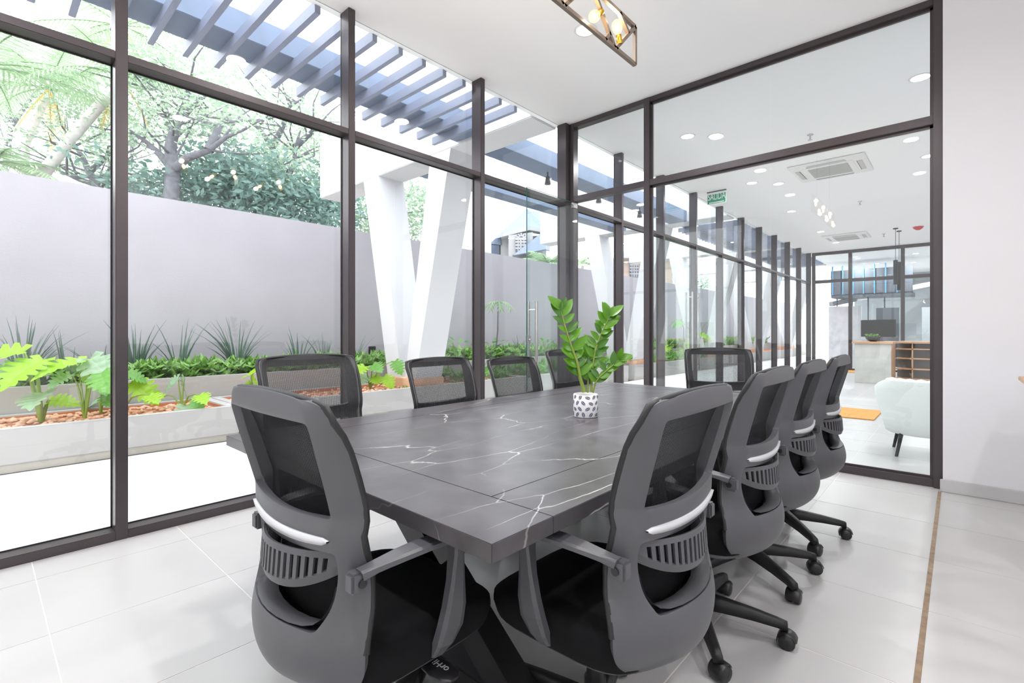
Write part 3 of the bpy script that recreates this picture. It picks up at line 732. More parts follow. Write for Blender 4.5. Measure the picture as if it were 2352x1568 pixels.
def philo(base, leaves, label, thick=.012, group='philodendrons in the front planters', cat='plant'):
    """leaves: (u, v, size, drop, material)  pixel of leaf centre at the plant's own distance"""
    r = thing('philodendron', label, cat, base, 0, group); t = (base-CAMP).dot(FWD); rr = random.Random(int(base.y*1000) % 997)
    for (u, v, s, droop, m) in leaves:
        c = at(u, v, t+rr.uniform(-.12, .12))-base
        a = Vector((0, 0, 0)); mid = Vector((c.x*.35, c.y*.35, max(c.z*.75, .02)+.04)); e = c
        out = Vector((c.x, c.y, 0)); out = out.normalized() if out.length > .03 else RIGHT*rr.choice((-1, 1))
        d = (out*(1-abs(droop)*.4)-FWD*.35+Vector((0, 0, -droop))).normalized()
        st = c-d*s*.3
        pts = [a, a.lerp(mid, .5)+Vector((0,0,.01)), mid, mid.lerp(st, .6)+Vector((0,0,.015)), st]
        so = MB().tube(pts, [thick, thick*.8, thick*.65, thick*.5, thick*.4], 6).build('stem', 'stem_green', r)
        o = link('leaf', PL[m], so, st, orient(d, Vector((0,0,1))-FWD*.55+RIGHT*rr.uniform(-.3, .3))); o.scale = (s, s, s)
    return r
g_ = 'leaf_green'; l_ = 'leaf_lime'; b_ = 'leaf_shine'
philo(fb(95, -6.25), [(8, 815, .48, .2, l_), (70, 842, .42, .6, l_), (25, 852, .38, .3, b_), (88, 910, .32, .3, b_), (135, 922, .24, .1, l_)], 'big lime philodendron with thick stems rising from the pebbles, yellowing leaf edge', .022)
philo(fb(195, -6.05), [(160, 836, .42, .3, l_), (228, 842, .40, .6, b_), (205, 868, .26, .4, l_), (145, 868, .2, .6, b_), (236, 868, .3, .5, g_)], 'upright philodendron on two tall pale stems in the pebble planter')
philo(fb(232, -6.45), [(240, 885, .22, .5, g_), (218, 925, .24, .3, b_), (248, 912, .2, .6, g_)], 'small pale philodendron tucked behind the window mullion')
philo(fb(278, -6.2), [(322, 893, .34, .5, l_), (305, 862, .22, .3, g_), (348, 912, .18, .3, l_)], 'philodendron with one pointed lime leaf leaning past the mullion')
philo(fb(418, -6.1), [(398, 880, .26, .6, b_), (424, 884, .28, .7, b_), (462, 912, .2, .3, l_), (452, 925, .2, .4, g_), (428, 952, .34, 1.2, b_), (412, 968, .22, 1.4, g_), (365, 912, .16, .1, l_)], 'philodendron hanging a deeply cut leaf over the planter edge')
philo(fb(578, -6.2), [(575, 858, .26, .1, l_), (585, 880, .28, .5, l_), (566, 885, .2, .4, l_)], 'yellow-lime philodendron beside the corner of the low planter')
philo(fb(850, -6.35), [(828, 848, .3, .5, l_), (862, 842, .26, .3, g_), (888, 872, .26, .6, l_), (912, 838, .24, .9, g_), (835, 870, .24, .5, b_), (858, 868, .22, .4, l_)], 'bushy philodendron at the foot of the slanted white column')
philo(fb(932, -5.9), [(915, 918, .26, 1.3, g_), (930, 912, .22, 1.2, g_), (940, 905, .2, .9, l_)], 'drooping philodendron leaves hanging over the planter next to the column foot')
for (u, v, lv) in ((1600, 838, [(1560,742,.34,.5,g_),(1610,770,.5,.3,l_),(1585,790,.4,.4,l_),(1640,732,.3,.6,g_),(1570,810,.4,.5,l_)]), (1545, 842, [(1530,800,.4,.4,l_),(1556,815,.4,.5,g_),(1540,790,.36,.3,b_)])):
    b = onx(u, v, -6.2); b.z = .32
    philo(b, lv, 'lime philodendron cluster seen through the partition %s' % ('beside the bar handles' if u == 1600 else 'by the dark mullion'))
# spiky iris clumps
def iris(x, y, z, h, n, label, seed, lean=.5, group='spiky grass clumps by the garden wall', name='iris_clump', m='blade_green', w=.012):
    rr = random.Random(seed); mb = MB()
    for k in range(n):
        a = rr.uniform(0, 6.28); ln = rr.uniform(.15, 1)*lean; hh = h*rr.uniform(.55, 1.05); px_ = Vector((math.cos(a)*.05, math.sin(a)*.05, 0)); d = Vector((math.cos(a)*.35, math.sin(a), 0))
        side = Vector((-math.sin(a), math.cos(a), 0)) if rr.random() < .5 else RIGHT; G = []
        for i in range(6):
            t = i/5; q = px_+d*ln*hh*(t**1.8)+Vector((0, 0, hh*(t-.25*ln*t*t))); ww = w*(1-t**2.2)+.0008
            G.append([q-side*ww, q+side*ww])
        mb.grid(G)
    o = mb.build(name, m, None, (x, y, z), False); tag(o, label, 'plant', group); return o
XI = -7.22
for i, (u, h, n, lean, lb) in enumerate(((55,.62,34,.8,'tall arching iris clump with long outflung blades by the garden wall'), (158,.55,7,.2,'sparse upright iris shoots rising behind the philodendrons'),(232,.45,12,1.0,'thin grass clump half hidden by the window mullion'),
    (312,.62,30,.5,'dense upright iris clump next to the window mullion'), (412,.62,16,.7,'thin iris clump with one tall blade above the pebble planter'), (545,.66,44,.75,'full bushy iris clump above the planter corner'), (685,.55,18,.8,'pale iris clump behind the mesh office chair'), (745,.5,10,.6,'faint iris clump beside the window mullion'),
    (815,.5,12,.9,'loose iris clump left of the slanted column foot'), (1195,.45,14,.6,'greyish iris clump behind the glass door handle'), (1460,.7,26,.9,'arching grass clump under the second slanted column'))):
    q = onx(u, 800, XI if u < 1400 else -6.2); iris(q.x, q.y, .56 if u < 1400 else .31, h*1.25, n, lb, 40+i, lean)
def cover(name, x0, x1, y0, y1, z, n, s, m, label, seed, hmax=.16):
    rr = random.Random(seed); mb = MB()
    for k in range(n):
        c = Vector((rr.uniform(x0, x1), rr.uniform(y0, y1), z+rr.uniform(0, hmax)))
        for q in range(5):
            a = rr.uniform(0, 6.28); el = rr.uniform(-.1, .9); d = Vector((math.cos(a)*math.cos(el), math.sin(a)*math.cos(el), math.sin(el))); sd = d.cross(Vector((0,0,1))).normalized(); L = s*rr.uniform(.7, 1.3); w = L*.24
            e = d.cross(sd)*L*.12
            mb.add([c, c+d*L*.5+sd*w+e, c+d*L-e, c+d*L*.5-sd*w+e], [(0,1,2,3)])
    o = mb.build(name, m, None, None, False); tag(o, label, 'ground cover'); o['kind'] = 'stuff'; return o
cover('ground_cover', -7.36, -6.85, -.8, 5.0, .55, 1000, .14, 'ground_cover', 'low leafy green ground cover filling the tall planter near the windows', 1, .2)
cover('ground_cover', -7.36, -6.85, 5.0, 14.0, .54, 900, .14, 'ground_cover', 'low leafy green ground cover filling the tall planter behind the glass door', 2, .26)
cover('ground_cover', -6.55, -5.9, 5.2, 16.0, .28, 500, .15, 'leaf_green', 'bright green planting in the low planters beyond the slanted column', 3, .22)
cover('ground_cover', -7.36, -6.85, 14.0, 26.0, .54, 500, .18, 'ground_cover', 'green planting in the tall planter beyond the lobby', 4, .3)
# small palm sapling and shrubs by the wall
def sapling(u, vb, vt, x, label, seed, s=.34):
    a = onx(u, vb, x); b = onx(u+6, vt, x); rr = random.Random(seed); r = thing('palm_sapling', label, 'plant', a); tr_ = b-a
    MB().tube([(0,0,0), tr_*.5+Vector((.01,0.02,0)), tr_], [.016, .013, .010], 8).build('stem', 'bark', r)
    for k in range(9):
        an = k*2*math.pi/9; d = Vector((math.cos(an), math.sin(an), .5)); mb = MB(); G = []
        for i in range(7):
            t = i/6; q = tr_+Vector((d.x*s*t, d.y*s*t, s*(.55*t-.95*t*t)))
            G.append(q)
        for i in range(1, 7):
            dd = (G[i]-G[i-1]).normalized(); sd = dd.cross(Vector((0,0,1))).normalized()
            for sg in (-1, 1):
                tip = G[i]+sd*sg*.07+dd*.05-Vector((0,0,.05)); mb.add([G[i-1], G[i], tip], [(0,1,2)])
        mb.build('frond', 'palm_leaf', r, recalc=False)
    return r
sapling(1138, 818, 695, -7.0, 'thin-stemmed young palm against the grey wall beside the glass door', 3)
sapling(1565, 850, 735, -6.9, 'thin-stemmed young palm seen past the dark partition mullion', 5, .5)
for i, (u, v, lb) in enumerate(((1055,790,'broad-leaved shrub between the white column and the mullion'),(1130,790,'rounded shrub around the young palm stem'),(1255,785,'broad-leaved shrub behind the glass door handles'))):
    q = onx(u, v, -7.15); r = thing('shrub', lb, 'shrub', (q.x, q.y, .56)); rr = random.Random(70+i); mb = MB(); st = MB()
    for k in range(60):
        a = rr.uniform(0, 6.28); rad = rr.uniform(0, .33); c = Vector((math.cos(a)*rad, math.sin(a)*rad, rr.uniform(.05, .42))); d = Vector((math.cos(a), math.sin(a), rr.uniform(-.1, .9))).normalized(); sd = d.cross(Vector((0,0,1))).normalized(); L = rr.uniform(.09, .2)
        mb.add([c, c+d*L*.5+sd*L*.22, c+d*L-Vector((0,0,.02)), c+d*L*.5-sd*L*.22], [(0,1,2,3)])
        if k % 5 == 0: st.tube([(0,0,0), c*.6, c], .004, 5)
    mb.build('foliage', 'leaf_green', r, recalc=False)['kind'] = 'stuff'; st.build('stem', 'stem_green', r)
# outlet box on the garden wall
tag(MB().cbox(0, .05, -.06, .06, 0, .13, .006).build('outlet_box', 'black_plastic', None, onx(853, 812, -7.6)), 'small black outlet box on the garden wall by the column foot', 'outlet')
# ================================================================== slanted white frames carrying the pergola
VX = -6.13
def vframe(y0, label, d=.48, stain=False):
    r = thing('concrete_frame', label, 'column', (VX, y0, .312), 0, 'slanted white concrete frames')
    z0 = -.0; zt = 3.62-.312
    for s in (-1, 1):
        poly = [(s*.02, 0, z0), (s*.28 if s > 0 else -.36, 0, z0), (s*1.09, 0, zt), (s*.66, 0, zt)]
        MB().prism(poly, (0, 0, 0), (0, d, 0)).build('leg', 'white_concrete', r)
    MB().cbox(-2.60, 2.50, 0, d, zt, zt+1.05, .01).build('beam', 'white_concrete', r)
    MB().cbox(-.40, .34, -.03, d+.03, 0, .16, .01).build('footing', 'rust_stain', r)
    return r
for y, lb in ((4.31, 'slanted white concrete frame standing in the low planter outside the first windows'), (10.75, 'slanted white concrete frame outside the doorway of the partition'), (15.8, 'slanted white concrete frame outside the tall lobby doors'), (20.9, 'slanted white concrete frame beyond the lobby doors'), (25.9, 'slanted white concrete frame at the garden end'), (-2.3, 'slanted white concrete frame beyond the window edge')):
    vframe(y, lb)
# ================================================================== pergola
def pergola(y0, y1, slat_y, label, xa=-5.02, xb=-3.585, sz=3.56, hh=.095):
    r = thing('pergola', label, 'pergola', (xb, y0, sz))
    MB().cbox(-4.9-xb, -4.5-xb, 0, y1-y0, hh, hh+.22, .004).build('beam', 'pergola_beam', r)
    sm = MB().cbox(xa-xb, 0, -.022, .022, 0, hh, .003).mesh('slat', 'pergola')
    for y in slat_y: link('slat', sm, r, (0, y-y0, 0))
    return r
su = [995, 960, 920, 878, 835, 790, 740, 685, 627, 567, 497, 425, 345, 260, 165]
sv = [333, 318, 305, 291, 276, 260, 243, 222, 204, 183, 160, 134, 105, 76, 45]
sy = [onx(u, v, -5.02).y for u, v in zip(su, sv)]
pergola(-1.78, 4.30, sy+[sy[-1]-.225*k for k in range(1, 9)], 'dark blue-grey pergola of parallel slats on a long beam outside the tall windows')
pergola(11.24, 15.79, [11.5+.21*k for k in range(20)], 'dark slatted pergola seen through the partition beyond the second column')
pergola(16.29, 20.89, [16.5+.21*k for k in range(20)], 'dark slatted pergola over the far end of the garden')
for x0, x1, z0, z1, lb in ((-4.9, -4.5, 3.62, 3.86, 'blue steel beam crossing the open bay nearest the glass door'), (-6.35, -6.02, 3.62, 3.86, 'second blue steel beam farther out across the open bay')):
    tag(MB().cbox(x0, x1, 4.79, 10.75, z0, z1, .004).build('steel_beam', 'pergola_beam'), lb, 'beam')
for i, (u, v) in enumerate(((1258, 398), (1375, 455), (1469, 487))):
    q = onx(u, v, -4.7); q.z = 3.62
    r = thing('spotlight', 'small black spotlight hanging under the blue steel beam', 'spotlight', q, 0, 'spotlights under the steel beam')
    MB().lathe([(.012, 0), (.012, -.06), (.03, -.07), (.045, -.15), (.05, -.19), (.046, -.19)], n=14).build('housing', 'black_plastic', r)
# ================================================================== house behind the wall
def arched(par, c, ax, w, h, nrm):
    """arched window: centre bottom c, ax horizontal unit, nrm outward"""
    ax = Vector(ax); nrm = Vector(nrm); c = Vector(c)
    pts = [c-ax*w/2, c+ax*w/2]+[c+Vector((0,0,h-w/2))+ax*math.cos(a)*w/2+Vector((0,0,math.sin(a)*w/2)) for a in [math.pi*k/12 for k in range(13)]]
    f = MB().prism([q+nrm*.02 for q in pts], (0,0,0), nrm*.03).build('window', 'house_glass', par)
    mb = MB()
    for k in (-.25, 0, .25): mb.beam(c+ax*w*k+nrm*.06, c+ax*w*k+Vector((0,0,h-w/2))+nrm*.06, .05 if k else .10, .04)
    for zz in (.25, .5, .75, 1.0): mb.beam(c-ax*w/2+Vector((0,0,(h-w/2)*zz))+nrm*.06, c+ax*w/2+Vector((0,0,(h-w/2)*zz))+nrm*.06, .05, .06 if zz < 1 else .1)
    for a in (.5, 1.05, 1.57, 2.09, 2.64): mb.beam(c+Vector((0,0,h-w/2))+(ax*math.cos(a)+Vector((0,0,math.sin(a))))*w*.22+nrm*.06, c+Vector((0,0,h-w/2))+(ax*math.cos(a)+Vector((0,0,math.sin(a))))*w*.5+nrm*.06, .05, .05)
    ring = [c+Vector((0,0,h-w/2))+(ax*math.cos(math.pi*k/12)+Vector((0,0,math.sin(math.pi*k/12))))*w*.25+nrm*.06 for k in range(13)]
    mb.tube(ring, .03, 5); mb.build('glazing_bars', 'house_wall', f)
def house(t, label):
    r = thing('house', label, 'house', (0, 0, 0)); o = at(1200, 700, t); o.z = 0; r.location = o; s = t/FPX
    def hp(u, v, dp): q = at(u, v, t+dp)-o; return q*1.0
    # main body with gable towards the garden
    MB().prism([hp(1150,830,0), hp(1255,830,0), hp(1255,540,0), hp(1150,545,0)], (0,0,0), FWD*5).build('wall', 'house_wall', r)
    MB().prism([hp(1137,548,-.5), hp(1210,480,1.5), hp(1255,520,-.3), hp(1218,528,-.8)], (0,0,0), Vector((0,0,.12))+FWD*.3).build('roof', 'roof_slate', r)
    MB().prism([hp(1208,482,1.5), hp(1250,490,3), hp(1256,524,0), hp(1216,520,0)], (0,0,0), FWD*.4).build('roof', 'roof_slate', r)
    MB().prism([hp(1150,536,-.9), hp(1216,519,-.9), hp(1258,528,-.6), hp(1256,535,-.6), hp(1216,528,-.9), hp(1152,544,-.9)], (0,0,0), FWD*.5).build('eaves', 'house_wall', r)
    MB().prism([hp(1179,586,-1.5), hp(1247,532,-1.1), hp(1254,572,-1.5)], (0,0,0), FWD*.3).build('roof', 'roof_slate', r)
    MB().prism([hp(1245,530,-.6), hp(1262,536,1.2), hp(1263,575,1.2), hp(1252,572,-1.0)], (0,0,0), FWD*.3).build('roof', 'roof_slate', r)
    MB().prism([hp(1177,585,-1.0), hp(1252,573,-1.0), hp(1252,640,-1.0), hp(1177,640,-1.0)], (0,0,0), FWD*1.0).build('wall', 'house_wall', r)
    MB().prism([hp(1126,562,.2), hp(1150,547,.2), hp(1152,565,.2), hp(1150,640,.2), hp(1126,640,.2)], (0,0,0), FWD*3).build('wall', 'house_wall', r)
    MB().prism([hp(1124,559,0), hp(1151,536,0), hp(1153,563,0)], (0,0,0), FWD*.25).build('roof', 'roof_slate', r)
    MB().prism([hp(1126,562,0), hp(1147,563,0), hp(1147,600,0), hp(1126,600,0)], (0,0,0), FWD*.15).build('window', 'house_glass', r)
    MB().prism([hp(1168,600,-1.0), hp(1224,600,-1.0), hp(1224,533,-1.0), hp(1168,540,-1.0)], (0,0,0), FWD*1.0).build('dormer', 'house_wall', r)
    c = hp(1197, 578, -1.03); arched(r, c, RIGHT, 25*s, 40*s, -FWD); return r
house(20, 'white house with grey slate roofs and an arched window beyond the garden wall')
t2 = 27; r = thing('house', 'peach house with an arched white window seen past the second column', 'house'); o = at(1460, 700, t2); o.z = 0; r.location = o
def hp2(u, v, dp=0): return at(u, v, t2+dp)-o
MB().prism([hp2(1428,814), hp2(1545,814), hp2(1545,580), hp2(1428,580)], (0,0,0), FWD*4).build('wall', 'house_peach', r)
MB().prism([hp2(1420,592,-.6), hp2(1550,592,-.6), hp2(1550,580,-.6), hp2(1420,576,-.6)], (0,0,0), FWD*.8).build('eaves', 'house_wall', r)
arched(r, hp2(1456, 636, -.03), RIGHT, 20*t2/FPX, 38*t2/FPX, -FWD)
MB().prism([hp2(1475,645,-.05), hp2(1486,645,-.05), hp2(1486,606,-.05), hp2(1475,606,-.05)], (0,0,0), FWD*.1).build('shutter', 'house_glass', r)
tag(MB().lathe([(.16, 0), (.12, 9)], at(1118, 762, 15.5)-Vector((0,0,H)), 14).build('utility_pole', 'pole_grey'), 'tall pale concrete utility pole rising beyond the garden wall', 'pole')
# ================================================================== trees
def branch(mb, pts, r0, r1, n=7):
    P = [Vector(p) for p in pts]; S = []
    for i in range(len(P)-1):
        for k in range(3):
            t = k/3; S.append(P[i].lerp(P[i+1], t))
    S.append(P[-1]); m = len(S); mb.tube(S, [r0+(r1-r0)*i/(m-1) for i in range(m)], n, cap=False); return S
def leaves(mb, c, rad, n, s, rr, flat=.6):
    for k in range(n):
        d = Vector((rr.gauss(0, 1), rr.gauss(0, 1), rr.gauss(0, flat))); d = d.normalized()*rad*rr.random()**.5
        q = c+d; a = Vector((rr.gauss(0,1), rr.gauss(0,1), rr.gauss(0,.5))).normalized(); b = a.orthogonal().normalized(); b = (Matrix.Rotation(rr.uniform(0, 6.28), 3, a)@b); L = s*rr.uniform(.6, 1.3)
        mb.add([q-a*L, q+b*L*.42, q+a*L, q-b*L*.42], [(0,1,2,3)])
def tree(label, t, trunks, clusters, leafm, ls, nleaf, seed, barkm='bark', r0=.2, twigs=10):
    rr = random.Random(seed); base = at(trunks[0][0][0], 762, t); base.z = -.1
    r = thing('tree', label, 'tree', base, 0, 'trees beyond the garden wall'); tb_ = MB(); lb_ = MB()
    allp = []
    for i, path in enumerate(trunks):
        pts = [at(u, v, t+dp)-base for u, v, dp in path]
        if i == 0: pts = [Vector((pts[0].x*.3, pts[0].y*.3, 0))]+pts
        S = branch(tb_, pts, r0*(1 if i == 0 else .55), .03 if i == 0 else .018); allp += S[len(S)//3:]
    for k in range(twigs):
        p = rr.choice(allp); d = Vector((rr.gauss(0,1), rr.gauss(0,1), rr.uniform(.1, 1.3))).normalized(); L = rr.uniform(.6, 1.6)
        S = branch(tb_, [p, p+d*L*.5+Vector((rr.gauss(0,.12), rr.gauss(0,.12), 0)), p+d*L], .028, .006, 5); leaves(lb_, S[-1], .45, nleaf//4, ls, rr)
    for (u, v, rad, dp) in clusters: leaves(lb_, at(u, v, t+dp)-base, rad, int(nleaf*(rad/.8)**2), ls, rr)
    tb_.build('trunk', barkm, r, recalc=False); lb_.build('foliage', leafm, r, recalc=False)['kind'] = 'stuff'; return r
rt = random.Random(31)
def scatter(u0, u1, v0, v1, n, r0, r1, dp=1.2): return [(rt.uniform(u0, u1), rt.uniform(v0, v1), rt.uniform(r0, r1), rt.uniform(-dp, dp)) for _ in range(n)]
tree('big spreading tree with a forked dark trunk beyond the wall', 9.6, [[(393,470,0),(398,395,0),(392,340,.1),(400,300,.1),(415,265,.2),(430,225,.2),(436,175,.3)], [(398,392,0),(430,362,-.2),(480,345,-.4),(520,315,-.5),(556,300,-.6)], [(395,385,0),(368,355,.2),(335,325,.4),(300,300,.6)], [(480,345,-.4),(505,290,-.3),(530,262,-.3)], [(415,268,.2),(450,235,.1),(480,215,0)], [(400,300,.1),(380,255,.5),(370,210,.7)]],
     scatter(300, 560, 150, 300, 26, .35, .8)+scatter(330, 520, 60, 160, 8, .4, .8), 'tree_leaf', .05, 150, 1, r0=.17, twigs=36)
tree('leaning tree with bare upper twigs near the white column', 11.5, [[(668,480,0),(662,430,0),(640,385,.2),(625,340,.3),(600,300,.3),(575,280,.3)], [(655,415,0),(675,380,0),(680,335,0),(690,300,0)], [(625,340,.3),(650,290,.1),(665,245,0),(690,230,0)], [(680,335,0),(720,300,-.2),(750,290,-.3)]],
     scatter(560, 770, 300, 440, 24, .4, .9)+scatter(600, 770, 180, 300, 10, .3, .6), 'tree_leaf', .055, 130, 2, r0=.15, twigs=34)
tree('dark branching tree behind the leaning palm trunks', 10.5, [[(235,470,0),(225,425,0),(205,395,.1),(190,360,.2),(172,335,.3)], [(225,425,0),(180,412,-.2),(140,395,-.3)], [(205,395,.1),(235,370,0),(262,345,0)], [(235,425,0),(255,385,.2),(275,330,.3)]],
     scatter(110, 300, 230, 400, 20, .3, .8), 'tree_leaf', .05, 120, 3, r0=.13, twigs=22)
for i, (u0, u1, v0, v1, n, t, lb, m, sz) in enumerate(((300,460,400,480,16,10.4,'low dense dark green bush just over the garden wall','tree_leaf_teal',.075),(440,640,380,500,34,10.8,'large broad-leaved bush with layered leaves over the wall','tree_leaf_teal',.085),(620,790,430,530,30,12.0,'rounded green bush beside the white beam end','tree_leaf_teal',.075),
     (800,1000,430,560,34,13.5,'feathery green tree between the slanted column legs','tree_leaf',.065))):
    tree(lb, t, [[((u0+u1)/2, v1+20, 0), ((u0+u1)/2+8, (v0+v1)/2+30, 0), ((u0+u1)/2-6, v0+30, .2)]], scatter(u0, u1, v0, v1, n, .5, .95, .8), m, sz, 170, 10+i, r0=.1, twigs=8)
for i, (u0, u1, v0, v1, t, n) in enumerate(((-150,160,60,400,17,44),(150,420,120,420,18,44),(400,660,180,430,18.5,40),(620,860,240,450,19,36))):
    tree(('pale hazy background tree behind the palms', 'pale hazy background tree behind the dark branching tree', 'pale hazy background tree behind the big forked tree', 'pale hazy background tree behind the leaning bare-twig tree')[i], t, [[((u0+u1)/2, v1+40, 0), ((u0+u1)/2+20, (v0+v1)/2+60, 0), ((u0+u1)/2, v0+90, 0)], [((u0+u1)/2+20, (v0+v1)/2+60, 0), (u0+60, v0+80, .5)], [((u0+u1)/2+20, (v0+v1)/2+60, 0), (u1-40, v0+100, -.5)]], scatter(u0, u1, v0, v1, n, .5, 1.4, 1.5), 'tree_leaf_haze', .085, 80, 30+i, r0=.16, twigs=16)
# palms
def frond(mb, base, d, L, droop, rr, nl=26, w=.34):
    d = Vector(d).normalized(); pts = []
    for i in range(nl+1):
        t = i/nl; pts.append(base+d*L*t+Vector((0,0,-droop*L*t*t)))
    mb.tube(pts[::2], [.018*(1-i/(len(pts[::2])))+.003 for i in range(len(pts[::2]))], 5, cap=False)
    for i in range(4, nl):
        dd = (pts[i+1]-pts[i]).normalized(); sd = dd.cross(Vector((0,0,1)));
        sd = sd.normalized() if sd.length > 1e-3 else RIGHT
        ll = L*w*math.sin(math.pi*(.12+.83*i/nl))**.7
        for sg in (-1, 1):
            tip = pts[i]+(sd*sg*.9+dd*.55+Vector((0,0,-.35+rr.uniform(-.15,.15)))).normalized()*ll; wd = dd*.022
            mb.add([pts[i]-wd, pts[i]+wd, tip], [(0,1,2)])
def palm(label, t, trunk, r0, crown, nf, L, seed, m='palm_leaf', dead=3):
    rr = random.Random(seed); base = at(trunk[0][0], 762, t); base.z = -.1
    r = thing('palm_tree', label, 'palm', base, 0, 'palms beyond the garden wall')
    pts = [at(u, v, t)-base for u, v in trunk]; pts = [Vector((pts[0].x*.8, pts[0].y*.8, 0))]+pts; mb = MB(); branch(mb, pts, r0, r0*.72, 10); mb.build('trunk', 'bark_pale', r, recalc=False)
    c = at(crown[0], crown[1], t)-base
    for k in range(nf):
        a = 2*math.pi*k/nf+rr.uniform(-.2, .2); el = rr.uniform(-.15, .95); d = Vector((math.cos(a), math.sin(a), el)); f = MB(); frond(f, c, d, L*rr.uniform(.8, 1.15), rr.uniform(.25, .6), rr); f.build('frond', m, r, recalc=False)
    for k in range(dead):
        a = rr.uniform(0, 6.28); f = MB(); frond(f, c, (math.cos(a)*.5, math.sin(a)*.5, -.75), L*.6, .25, rr, 20, .22); f.build('dead_frond', 'palm_leaf_yellow', r, recalc=False)
palm('leaning palm with a pale slanted trunk beyond the wall', 9.5, [(80,420),(110,385),(165,315),(235,235),(262,205)], .12, (275,175), 9, 1.5, 1)
palm('upright palm with a thin grey trunk and yellow dead fronds', 11, [(52,430),(58,330),(85,270),(105,225)], .10, (112,205), 14, 1.9, 2)
palm('broad palm with hanging green fronds at the window edge', 8.6, [(-60,430),(-50,300),(-45,200)], .14, (-45,150), 15, 2.1, 3, dead=2)
palm('low bushy palm just over the wall at the window edge', 8.8, [(-15,440),(-15,400)], .10, (-12,372), 14, 1.25, 4, dead=0)
palm('young palm leaves over the wall near the white house', 15.5, [(1255,640),(1255,610)], .06, (1258,604), 14, 1.1, 5, dead=0)
palm('palm crown over the wall left of the second column', 18.5, [(1335,640),(1338,610)], .08, (1338,604), 16, 1.5, 6, dead=0)
palm('tall palm with high fronds above the pergola edge', 13, [(290,430),(285,250),(282,110)], .12, (282,60), 14, 2.3, 7, dead=2)
for i, (u, v, t) in enumerate(((1455, 565, 35), (1510, 640, 36), (1600, 640, 30))):
    tree(('far pale tree over the peach house', 'far pale tree beside the peach house', 'far pale tree seen through the lobby windows')[i], t, [[(u, v+40, 0), (u+4, v+10, 0), (u, v-10, 0)]], scatter(u-35, u+35, v-25, v+30, 14, .6, 1.2), 'tree_leaf_haze', .1, 100, 50+i, r0=.15, twigs=6)
# ================================================================== lobby
for i, (u, v) in enumerate(((1579, 313), (1643, 312), (1727, 420), (1788, 422), (1818, 485), (1885, 532), (1920, 557), (2114, 178), (2133, 358))):
    q = onz(u, v, ZC); downlight(q.x, q.y, 'round recessed downlight in the lobby ceiling', 'lobby downlights', LOBBY_LAMP_W if i not in (1, 3) else 0)  # second and fourth are glowing discs without a lamp of their own
for (x, y) in ((1.6, 6.5), (1.6, 9.5), (1.6, 12.5), (1.6, 15.5), (-.2, 12.2), (-2.5, 20), (-1, 20), (-2.2, 22), (-1.2, 22.5), (-.6, 24), (1, 21)):
    downlight(x, y, 'round recessed downlight in the deeper part of the ceiling', 'lobby downlights', LOBBY_LAMP_W if y < 18 else 25)
def cassette(x, y, label):
    r = thing('air_conditioner', label, 'air conditioner', (x, y, ZC-.004))
    a = .475; mb = MB(); prof = [(a, 0), (a, -.012), (a-.02, -.028), (a-.15, -.034)]
    G = []
    for rr_, z in prof: G.append([(-rr_, -rr_, z), (rr_, -rr_, z), (rr_, rr_, z), (-rr_, rr_, z), (-rr_, -rr_, z)])
    mb.grid(G, smooth=False); mb.build('panel', 'ac_white', r)
    MB().cbox(-.325, .325, -.325, .325, -.036, -.02, .004).build('intake_panel', 'ac_white', r)
    gr = MB()
    for k in range(30): gr.box(-.25, .25, -.25+k*.5/29-.0045, -.25+k*.5/29+.0045, -.042, -.036)
    gr.build('grille', 'ac_grille', r)
    for k in range(4):
        o = MB().cbox(-.24, .24, .36, .42, -.036, -.029, .003).build('louvre', 'ac_grille', r); o.rotation_euler = (0, 0, k*math.pi/2)
        o2 = MB().box(-.25, .25, .355, .36, -.0365, -.031).build('slot', 'far_dark', r); o2.rotation_euler = (0, 0, k*math.pi/2)
cassette(-1.43, 8.70, 'white square ceiling cassette air conditioner above the orange mat'); cassette(-2.15, 15.2, 'white square ceiling cassette air conditioner near the far partition')
for i, (u, v) in enumerate(((1861, 309), (1975, 462), (2030, 537))):
    q = onz(u, v, ZC); r = thing('sprinkler', 'small chrome fire sprinkler on the lobby ceiling', 'sprinkler', q, 0, 'lobby ceiling sprinklers')
    MB().lathe([(.035, 0), (.035, -.006), (.010, -.010), (.010, -.05), (.014, -.055)], n=14).build('body', 'steel', r); MB().lathe([(.026, -.066), (.026, -.069)], n=14).build('deflector', 'steel', r)
q = onz(2109, 520, ZC); r = thing('fire_alarm', 'small red round fire alarm on the lobby ceiling', 'alarm', q)
MB().lathe([(.10, 0), (.10, -.02), (.08, -.05), (.04, -.08), (0, -.085)], n=20).build('dome', 'red', r); MB().lathe([(.11, 0), (.11, -.008)], n=20).build('base_ring', 'ac_white', r)
# exit sign
q = onz(1646, 438, ZC); r = thing('exit_sign', 'green and white SALIDA exit sign hanging from the lobby ceiling', 'sign', (q.x, q.y, ZC))
MB().cbox(-.165, .165, -.012, .012, -.018, 0, .002).build('mount_rail', 'frame_far', r)
pn = MB().cbox(-.16, .16, -.004, .004, -.225, -.018, .001).build('panel', 'sign_white', r)
MB().box(-.155, .155, -.006, -.004, -.215, -.055).build('green_field', 'sign_green', pn)
MB().box(-.125, .125, -.0075, -.006, -.205, -.192).build('white_bar', 'sign_white', pn)
cu = bpy.data.curves.new('sign_text', 'FONT'); cu.body = 'SALIDA'; cu.size = .135; cu.align_x = 'CENTER'; cu.align_y = 'BOTTOM'; cu.extrude = .0006
t = bpy.data.objects.new('tmp', cu); COL.objects.link(t); me = baked(t); bpy.data.objects.remove(t); me.materials.clear(); me.materials.append(MATS['sign_white'])
